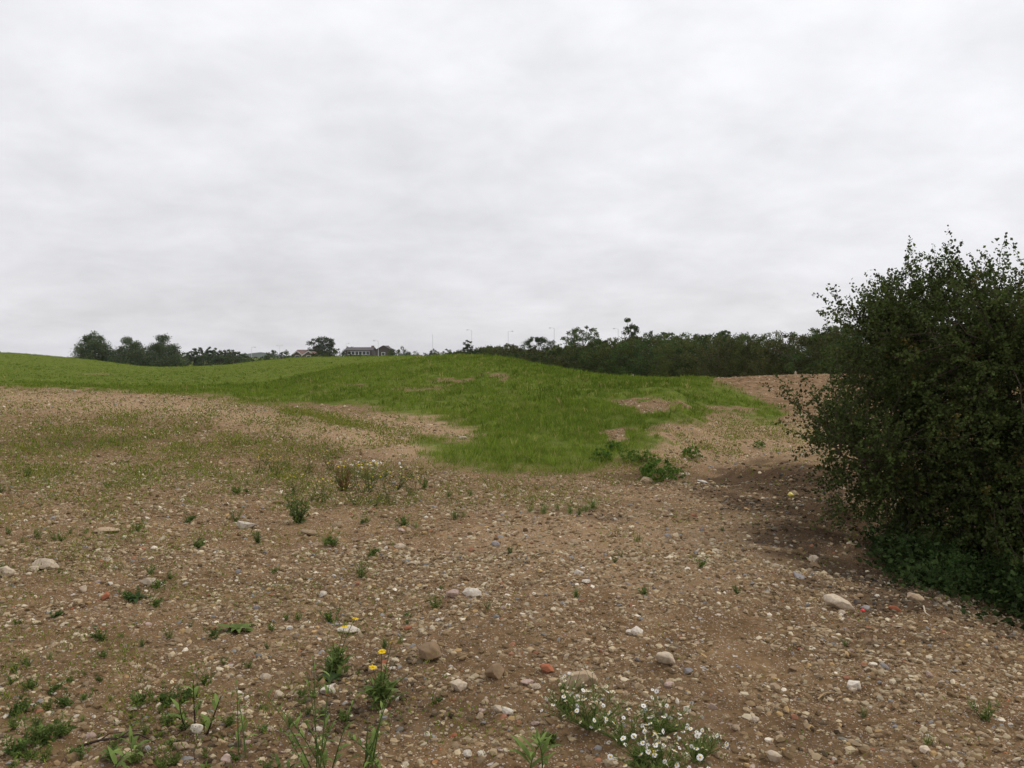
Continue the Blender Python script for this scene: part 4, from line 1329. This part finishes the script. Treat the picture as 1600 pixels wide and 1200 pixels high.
def lanky(label, px, row, tips, seed, name='lanky_weed', leafs=1.0, leafsize=.07, stemc=(.1, .15, .045), rad=.0028):
    r = np.random.default_rng(seed)
    p = at(px, row)
    root = empty(name, p); tag(root, label, 'weed')
    st = Geo(4); lf = Geo(4)
    for (tx, tr) in tips:
        e = point(tx, tr, p[1] + r.normal() * .05) - p
        s = np.array([r.normal() * .03, r.normal() * .03, -.01])
        c = s + np.array([e[0] * .35, e[1] * .35, e[2] * .6])
        tt = np.linspace(0, 1, 9)[:, None]
        path = (1 - tt) ** 2 * s + 2 * tt * (1 - tt) * c + tt ** 2 * e
        st.tube(path, np.linspace(rad, rad * .4, 9), 4, stemc)
        for k in range(1, 9):
            for q in range(int(leafs) + (r.random() < leafs % 1)):
                a = r.random() * 6.28
                d = norm(path[k] - path[k - 1]) * .7 + np.array([math.cos(a), math.sin(a), .25]) * .8
                L = leafsize * (1.1 - .08 * k) * r.uniform(.6, 1.2)
                ribbon(lf, path[k], d, L, L * .13, r.uniform(.2, .9), r, GREENW * r.uniform(.8, 1.3), 4)
    st.obj('stem', M_WEED, root); lf.obj('leaves', M_WEED, root)


lanky('lanky pale green weed with long arching stems at the bottom edge', 500, 1210, [(402, 1075), (425, 1100), (480, 1052), (490, 1030), (524, 1010), (470, 1120), (555, 1090), (520, 1130), (450, 1150)], 31, leafs=1.2)
lanky('tall weed of straight leaning stems at the bottom, right of the lanky one', 570, 1210, [(600, 1095), (612, 1080), (575, 1130), (590, 1150), (545, 1150)], 32, leafs=1.3, rad=.004)
lanky('dark-stemmed plant with few broad leaves on the lower left gravel', 309, 1142, [(302, 1062), (345, 1088), (280, 1094)], 33, 'dark_stemmed_weed', .9, .10, (.06, .035, .03), .004)
lanky('single leafy shoot with a broad hanging leaf at the bottom left edge', 208, 1212, [(205, 1150), (215, 1165)], 34, 'leafy_shoot', 1.5, .11)
lanky('pale shoot with two long leaves in the bare patch left of the mayweed', 839, 1208, [(839, 1152), (845, 1160)], 35, 'leafy_shoot', 1.6, .13)
lanky('thin upright stem right of the dark-stemmed plant', 378, 1180, [(371, 1090), (368, 1070)], 36, 'leafy_shoot', .9, .07)


def dock(label, px, row, nleaf, L, seed, tint=GREENW, name='dock_plant', flat=.5):
    r = np.random.default_rng(seed)
    p = at(px, row)
    root = empty(name, p); tag(root, label, 'weed')
    for i in range(nleaf):
        g = Geo(4)
        a = i / nleaf * 6.28 + r.normal() * .3
        ribbon(g, (0, 0, .005), (math.cos(a), math.sin(a), r.uniform(.2, flat + .4)), L * r.uniform(.6, 1.1), L * .14, r.uniform(.3, .8), r, np.asarray(tint) * .9, 6, r.normal() * .2)
        g.obj('leaf', M_WEED, root)


dock('broad-leaved dock rosette with drooping leaves on the left gravel', 372, 988, 12, .17, 41)
dock('small dock rosette with dark leaves left of the reddish brick bit', 212, 938, 8, .12, 42, (.06, .1, .035))
dock('rosette with a blue-green leaf at the foot of the two-headed hawkweed', 517, 1064, 7, .12, 43, (.085, .125, .05))


# repeated small weeds: a few kinds, then copies
def proto_bushy(seed, h=.22, n=46, wid=.5, tint=GREENW, yellow=0, ls=1.0, ns=7):
    r = np.random.default_rng(seed)
    root = empty('bushy_weed', (0, 0, -50))
    st = Geo(4); lf = Geo(4); heads = []
    for i in range(ns):
        a = r.random() * 6.28; L = h * r.uniform(.65, 1.1)
        e = np.array([math.cos(a) * L * wid * r.random(), math.sin(a) * L * wid * r.random(), L])
        tt = np.linspace(0, 1, 7)[:, None]
        path = e * tt + np.array([math.cos(a), math.sin(a), 0]) * .12 * h * np.sin(tt * 3.1) + np.array([r.normal(), r.normal(), 0]) * .1 * h * wid
        st.tube(path, np.linspace(.003, .001, 7) * (h / .22) ** .5, 3, (.085, .1, .04))
        heads.append(path[-1])
        k = r.integers(0, 6, n); f = r.random((n, 1))
        q = path[k] * (1 - f) + path[k + 1] * f
        d = np.stack([r.normal(size=n), r.normal(size=n), .3 + r.random(n) * .9], -1)
        q = q + r.normal(size=(n, 3)) * np.array([.055, .055, .03]) * h
        lf.leaves(q, d, ls * h * r.uniform(.1, .24, n) * (1.15 - .5 * q[:, 2] / h), [(0, 0, 0), (.45, .23, .06), (1, 0, -.1), (.45, -.23, .06)], np.asarray(tint) * r.uniform(.6, 1.3, (n, 1)), r)
    st.obj('stem', M_WEED, root); lf.obj('leaves', M_WEED, root)
    for q in range(yellow):
        hd = heads[q % len(heads)] + r.normal(size=3) * .05 * h
        flower(YSMALL[r.integers(2)], hd, root, r, .6, h / .22 * .8)
    return root


def proto_clump(seed, h, R, tint):
    r = np.random.default_rng(seed)
    root = empty('weed_clump', (0, 0, -50))
    g, C = crown_geo(r, h, R, 'shrub', 1500, .045, tint, 34, 0, 0)
    g.obj('leaves', M_WEED, root)
    st = Geo(4)
    for c in C[::4]:
        st.tube([(0, 0, 0), c * np.array([.5, .5, .6]), c], [.005, .004, .002], 3, (.085, .1, .04))
    st.obj('stem', M_WEED, root)
    return root


def proto_tuft(seed, h=.16, n=40, tint=GREENW):
    r = np.random.default_rng(seed)
    root = empty('grass_tuft', (0, 0, -50))
    lf = Geo(4)
    for i in range(n):
        a = r.random() * 6.28
        ribbon(lf, (r.normal() * .02, r.normal() * .02, 0), (math.cos(a) * .6, math.sin(a) * .6, r.uniform(.6, 2)), h * r.uniform(.5, 1.1), .0028, r.uniform(.1, .7), r, np.asarray(tint) * r.uniform(.7, 1.3), 4)
    lf.obj('blades', M_WEED, root)
    return root


def proto_leafy(seed, L=.07, n=16, tint=GREENW):
    r = np.random.default_rng(seed)
    root = empty('seedling_weed', (0, 0, -50))
    lf = Geo(4)
    for i in range(n):
        a = r.random() * 6.28
        ribbon(lf, (r.normal() * .015, r.normal() * .015, r.random() * L * .5), (math.cos(a), math.sin(a), r.uniform(.3, 1.8)), L * r.uniform(.5, 1.1), L * r.uniform(.07, .14), r.uniform(.3, .9), r, np.asarray(tint) * r.uniform(.7, 1.25), 4)
    lf.obj('leaves', M_WEED, root)
    return root


PROTO = {'bushy': [proto_bushy(51, .22, 40, .6, (.12, .165, .05), 0, .75, 9), proto_bushy(52, .2, 36, 1.0, (.15, .20, .055), 0, .75, 9), proto_bushy(67, .2, 30, .8, (.17, .21, .065), 0, .65, 8)],
         'yellow': [proto_bushy(53, .42, 22, .8, (.15, .175, .05), 18, .45, 10), proto_bushy(54, .38, 20, 1.0, (.135, .165, .05), 18, .45, 10), proto_bushy(66, .4, 22, .9, (.16, .17, .055), 18, .5, 9)],
         'rust': [proto_bushy(55, .4, 60, .5, (.21, .105, .045), 0, .5, 8)], 'tuft': [proto_tuft(56), proto_tuft(57, .2, 50, (.10, .15, .04)), proto_tuft(58, .13, 30, (.16, .2, .05))],
         'leafy': [proto_bushy(59, .09, 30, 1.2, GREENW, 0, 1.5, 6), proto_bushy(60, .09, 36, 1.5, (.10, .155, .04), 0, 1.4, 6), proto_bushy(61, .08, 24, 1.0, (.15, .2, .05), 0, 1.4, 5), proto_leafy(68, .07, 18, (.11, .16, .045))],
         'clump': [proto_clump(62, .5, .36, (.11, .19, .035)), proto_clump(63, .45, .46, (.12, .185, .035))],
         'nettle': [proto_bushy(64, .5, 70, .7, (.065, .11, .03), 0, .6, 8), proto_bushy(65, .42, 60, .8, (.06, .105, .03), 0, .6, 8)]}
_used = set()


def place(kind, px, row, hpx, label, cat='weed', group=None, r=rng, href=None, name=None):
    """stand a plant of this kind on the ground at the pixel, hpx photograph pixels tall"""
    href = {'bushy': .21, 'yellow': .4, 'rust': .4, 'tuft': .15, 'leafy': .085, 'clump': .5, 'nettle': .45}[kind]
    k = int(r.integers(len(PROTO[kind])))
    src = PROTO[kind][k]
    p = at(px, row); sc = hpx * p[1] / F / href * (.82 if kind in ('bushy', 'tuft', 'leafy') else 1)
    rz = float(r.random() * 6.28)
    if (kind, k) not in _used:
        _used.add((kind, k))
        o = src; o.location = [float(v) for v in p]; o.rotation_euler = (0, 0, rz); o.scale = (sc, sc, sc)
    else:
        o = dup(src, p, rz, sc)
    if 'group' in o: del o['group']
    return tag(o, label, cat, group)


place('bushy', 565, 903, 44, 'dark bushy weed standing alone on the middle gravel')
place('bushy', 680, 950, 30, 'bushy green sprig left of the two chalky stones')
place('bushy', 762, 953, 20, 'small green sprig right of the two chalky stones')
place('bushy', 467, 817, 58, 'tall spreading weed at the lower end of the yellow weed patch')
place('bushy', 368, 815, 30, 'grey-green weed just above the white oblong stone')
place('bushy', 404, 848, 26, 'small weed right of the white oblong stone')
place('bushy', 796, 866, 16, 'small round green weed on the middle gravel')
place('bushy', 1540, 1125, 46, 'feathery green weed near the right edge at the bottom')
place('bushy', 1350, 1122, 26, 'leafy sprig below the bright white stone')
place('bushy', 1152, 928, 18, 'small green sprig alone on the bare right-hand gravel')
place('bushy', 1128, 830, 9, 'tiny green weed on the middle track')
place('bushy', 236, 897, 24, 'small upright weed on the left gravel')
place('bushy', 92, 895, 12, 'weed behind the small stone pile at the left edge')
place('bushy', 1320, 1010, 16, 'grey-green weed in front of the long pale block', )
place('tuft', 1450, 1165, 34, 'grassy sprig on the bottom right gravel')
place('leafy', 860, 1168, 30, 'green leaves at the foot of the bushy mayweed')
for k_, (px, row, hp) in enumerate(((1080, 716, 16), (1028, 752, 30), (1000, 725, 20), (985, 720, 16), (1055, 748, 16), (940, 722, 18), (1185, 700, 10), (960, 705, 14))):
    place('clump', px, row, hp * 1.25, ('round leafy clump on the bare track right of the green hill', 'tallest leafy clump at the foot of the green hill beside the dark earth', 'leafy clump on the lower right skirt of the green hill',
                                 'leafy clump left of its twin on the skirt of the green hill', 'low leafy clump right of the tallest clump', 'leafy clump inside the grass at the hill foot', 'tiny leafy clump alone on the far right track', 'leafy clump just under the bare scar on the hill')[k_], 'weed clump')
rw = np.random.default_rng(90)
for px, row, hp in ((500, 785, 55), (540, 765, 60), (575, 770, 62), (600, 780, 56), (620, 765, 55), (555, 790, 40), (460, 775, 45), (430, 745, 40), (405, 740, 38), (480, 740, 42), (515, 735, 40), (640, 775, 40), (415, 725, 26), (610, 790, 36), (450, 730, 26), (585, 792, 34)):
    place('yellow', px, row, hp * .8, 'spindly weed with tiny yellow flowers in the patch on the left gravel', 'flowering weed', 'yellow-flowered weeds on the left gravel', rw)
place('rust', 536, 768, 40, 'rust-brown dried weed inside the yellow weed patch', 'weed')
for k_ in range(130):
    px = rw.uniform(0, 1150); row = 720 + 480 * rw.random()
    hp = rw.uniform(9, 24)
    if k_ % 3 == 0: px *= .45; row = 1000 + (row - 720) * .41
    if px > 680 and row < 860: row += 120
    kd = ('leafy', 'tuft', 'leafy', 'bushy')[k_ % 4]
    if px > 700 and row > 960: px -= 500
    lab = {'leafy': 'small leafy seedling', 'tuft': 'thin grassy tuft', 'bushy': 'little branched weed'}[kd]
    place(kd, px, row, hp, f'{lab} growing {zone(px, row)}', 'weed', f'{lab}s {zone(px, row)}', rw)
for px, row, hp in tuple((rw.uniform(0, 330), 1095 + 105 * rw.random(), rw.uniform(24, 50)) for _ in range(26)) + ((55, 1165, 80), (95, 1150, 60), (25, 1180, 60), (20, 1120, 50), (130, 1180, 40), (75, 1110, 40), (60, 840, 34), (35, 850, 30), (85, 845, 30), (110, 835, 26), (15, 835, 30), (70, 1190, 60)):
    lo = row < 900
    place('leafy' if not lo else 'bushy', px, row, hp * .6, 'branched weed in the green patch at the left edge' if lo else 'leafy weed in the dense patch in the bottom left corner', 'weed', 'weeds in the left edge patch' if lo else 'leafy weeds in the bottom left corner', rw)
for px, row, hp in ((250, 1205, 50), (275, 1196, 40), (180, 1190, 44), (320, 1210, 40), (415, 1205, 44), (440, 1212, 60)):
    place('leafy', px, row, hp * .7, 'leafy weed along the bottom edge left of the lanky stems', 'weed', 'leafy weeds along the bottom edge', rw)
for k_ in range(30):
    px = rw.uniform(1420, 1640); row = 885 + (px - 1420) * .38 + rw.normal() * 12 - 4
    place('nettle', px, min(row, 985), rw.uniform(36, 70), 'dark green nettle at the foot of the big dark bush', 'nettle', 'nettles under the big bush', rw)
for px, row, hp in ((830, 800, 22), (850, 802, 22), (890, 803, 20), (915, 800, 26), (925, 797, 28), (870, 798, 18), (905, 806, 16), (650, 825, 20), (710, 812, 20), (725, 808, 18), (572, 818, 24), (735, 775, 16), (700, 778, 14)):
    place('tuft', px, row, hp, 'low grassy weed on the gravel in front of the green hill', 'weed', 'low grassy weeds in front of the green hill', rw)


# ------------------------------------------------------------------ litter, twigs, stakes
def twig(label, pts, rad, col, name='twig', side=0):
    P = np.array([at(a, b) + np.array([0, 0, c]) for a, b, c in pts])
    tq = np.linspace(0, 1, 14); ts = np.linspace(0, 1, len(P))
    P = np.stack([pchip(ts, P[:, i], tq) for i in range(3)], -1)
    o0 = P[0].copy(); P = P - o0
    g = Geo(4); g.tube(P, np.linspace(rad, rad * .45, 14), 6, col)
    for k in range(side):
        i = 3 + 3 * k
        g.tube([P[i], P[i] + np.array([.03, .02, .02]), P[i] + np.array([.07, .05, .01])], [rad * .5, rad * .4, rad * .2], 4, col)
    o = g.obj(name, M_BARK, None, True)
    o.location = [float(v) for v in o0]
    tag(o, label, 'twig' if name == 'twig' else 'stick')


twig('dark arched twig lying over leaves at the bottom left', [(122, 1172, .012), (170, 1170, .04), (212, 1168, .05), (242, 1164, .01)], .006, (.05, .035, .028), side=2)
twig('pale bent stick on the gravel near the undergrowth', [(1443, 954, .03), (1447, 962, .01), (1456, 967, .005)], .006, (.5, .42, .32), 'stick')
twig('thin tan twig on the lower right gravel', [(1277, 1096, .01), (1290, 1088, .015), (1304, 1085, .01)], .005, (.36, .25, .14))
twig('white weathered stick on the dark earth below the hill', [(1090, 753, .02), (1102, 756, .02), (1108, 757, .01)], .014, (.6, .57, .52), 'stick')
for k_, (a, b, c, d) in enumerate(((1170, 752, 1195, 742), (1210, 760, 1240, 742), (1250, 765, 1285, 748), (1230, 752, 1262, 738), (1180, 760, 1212, 754), (1275, 772, 1305, 755), (1195, 748, 1222, 736), (1290, 790, 1320, 772))):
    twig('dead dark twig in the heap of dark earth beside the big bush', [(a, b, .02), ((a + c) / 2 + 6 * math.sin(k_ * 2.3), (b + d) / 2 + 5 * math.cos(k_ * 1.7), .05), (c, d, .04)], .0035, (.045, .03, .022), side=3)
    bpy.context.scene.collection.objects[-1]['group'] = 'dead twigs in the dark earth heap'


def cap(label, px, row, rad, col, name, cat):
    p = at(px, row)
    g = Geo(4)
    z = np.array([0, .25, .8, 1.0, 1.02]) * rad * 1.3; rr = np.array([.92, 1, .96, .8, .02]) * rad
    g.tube(np.stack([0 * z, 0 * z, z], -1) + np.array([0, 0, 0]), rr, 14, col)
    o = g.obj(name, M_PLASTIC, None, True)
    o.location = [float(v) for v in p]; o.rotation_euler = (.5, .35, .2)
    tag(o, label, cat)


cap('small bright red plastic cap beside the grey stone', 1347, 957, .016, (.55, .03, .025), 'bottle_cap', 'bottle cap')
cap('bright yellow and white plastic cap next to the tan boulder in dark earth', 1234, 776, .036, (.75, .62, .12), 'plastic_cap', 'plastic cap')


def stake(label, px, row, hpx, Y):
    p = point(px, row, Y); zb = float(H(p[0], Y))
    h = max(.18, point(px, row - hpx, Y)[2] - zb)
    g = Geo(4); g.box((0, 0, h / 2 - .05), (.09, .09, h + .1), 0, (.42, .34, .24)); 
    V = np.array([(-.045, -.045, h), (.045, -.045, h), (.045, .045, h), (-.045, .045, h)]); top = np.array([(0, 0, h + .08)] * 1)
    g.add(np.concatenate([V, top, top]), [(0, 1, 4, 5), (1, 2, 4, 5), (2, 3, 4, 5), (3, 0, 4, 5)], (.42, .34, .24))
    o = g.obj('marker_stake', M_BARK)
    o.location = (float(p[0]), Y, zb); tag(o, label, 'stake')


stake('short tan wooden stake on top of the brown spoil heap', 1243, 587, 5, 47.0)
stake('thin pale marker stake at the foot of the hedge behind the grass', 989, 593, 4, 42.0)


# ------------------------------------------------------------------ thin overcast haze
def haze():
    m, t = new_mat('haze')
    v = N(t, 'ShaderNodeVolumePrincipled')
    v.inputs['Color'].default_value = (.93, .94, 1.0, 1)
    v.inputs['Density'].default_value = 0.00008
    v.inputs['Anisotropy'].default_value = 0.2
    o = N(t, 'ShaderNodeOutputMaterial')
    t.links.new(v.outputs[0], o.inputs['Volume'])
    g = Geo(4); g.box((0, 1190, 12), (6800, 2500, 32))
    ob = g.obj('haze', m)
    tag(ob, 'thin pale overcast haze greying the distant trees', 'haze', None, 'stuff')


haze()
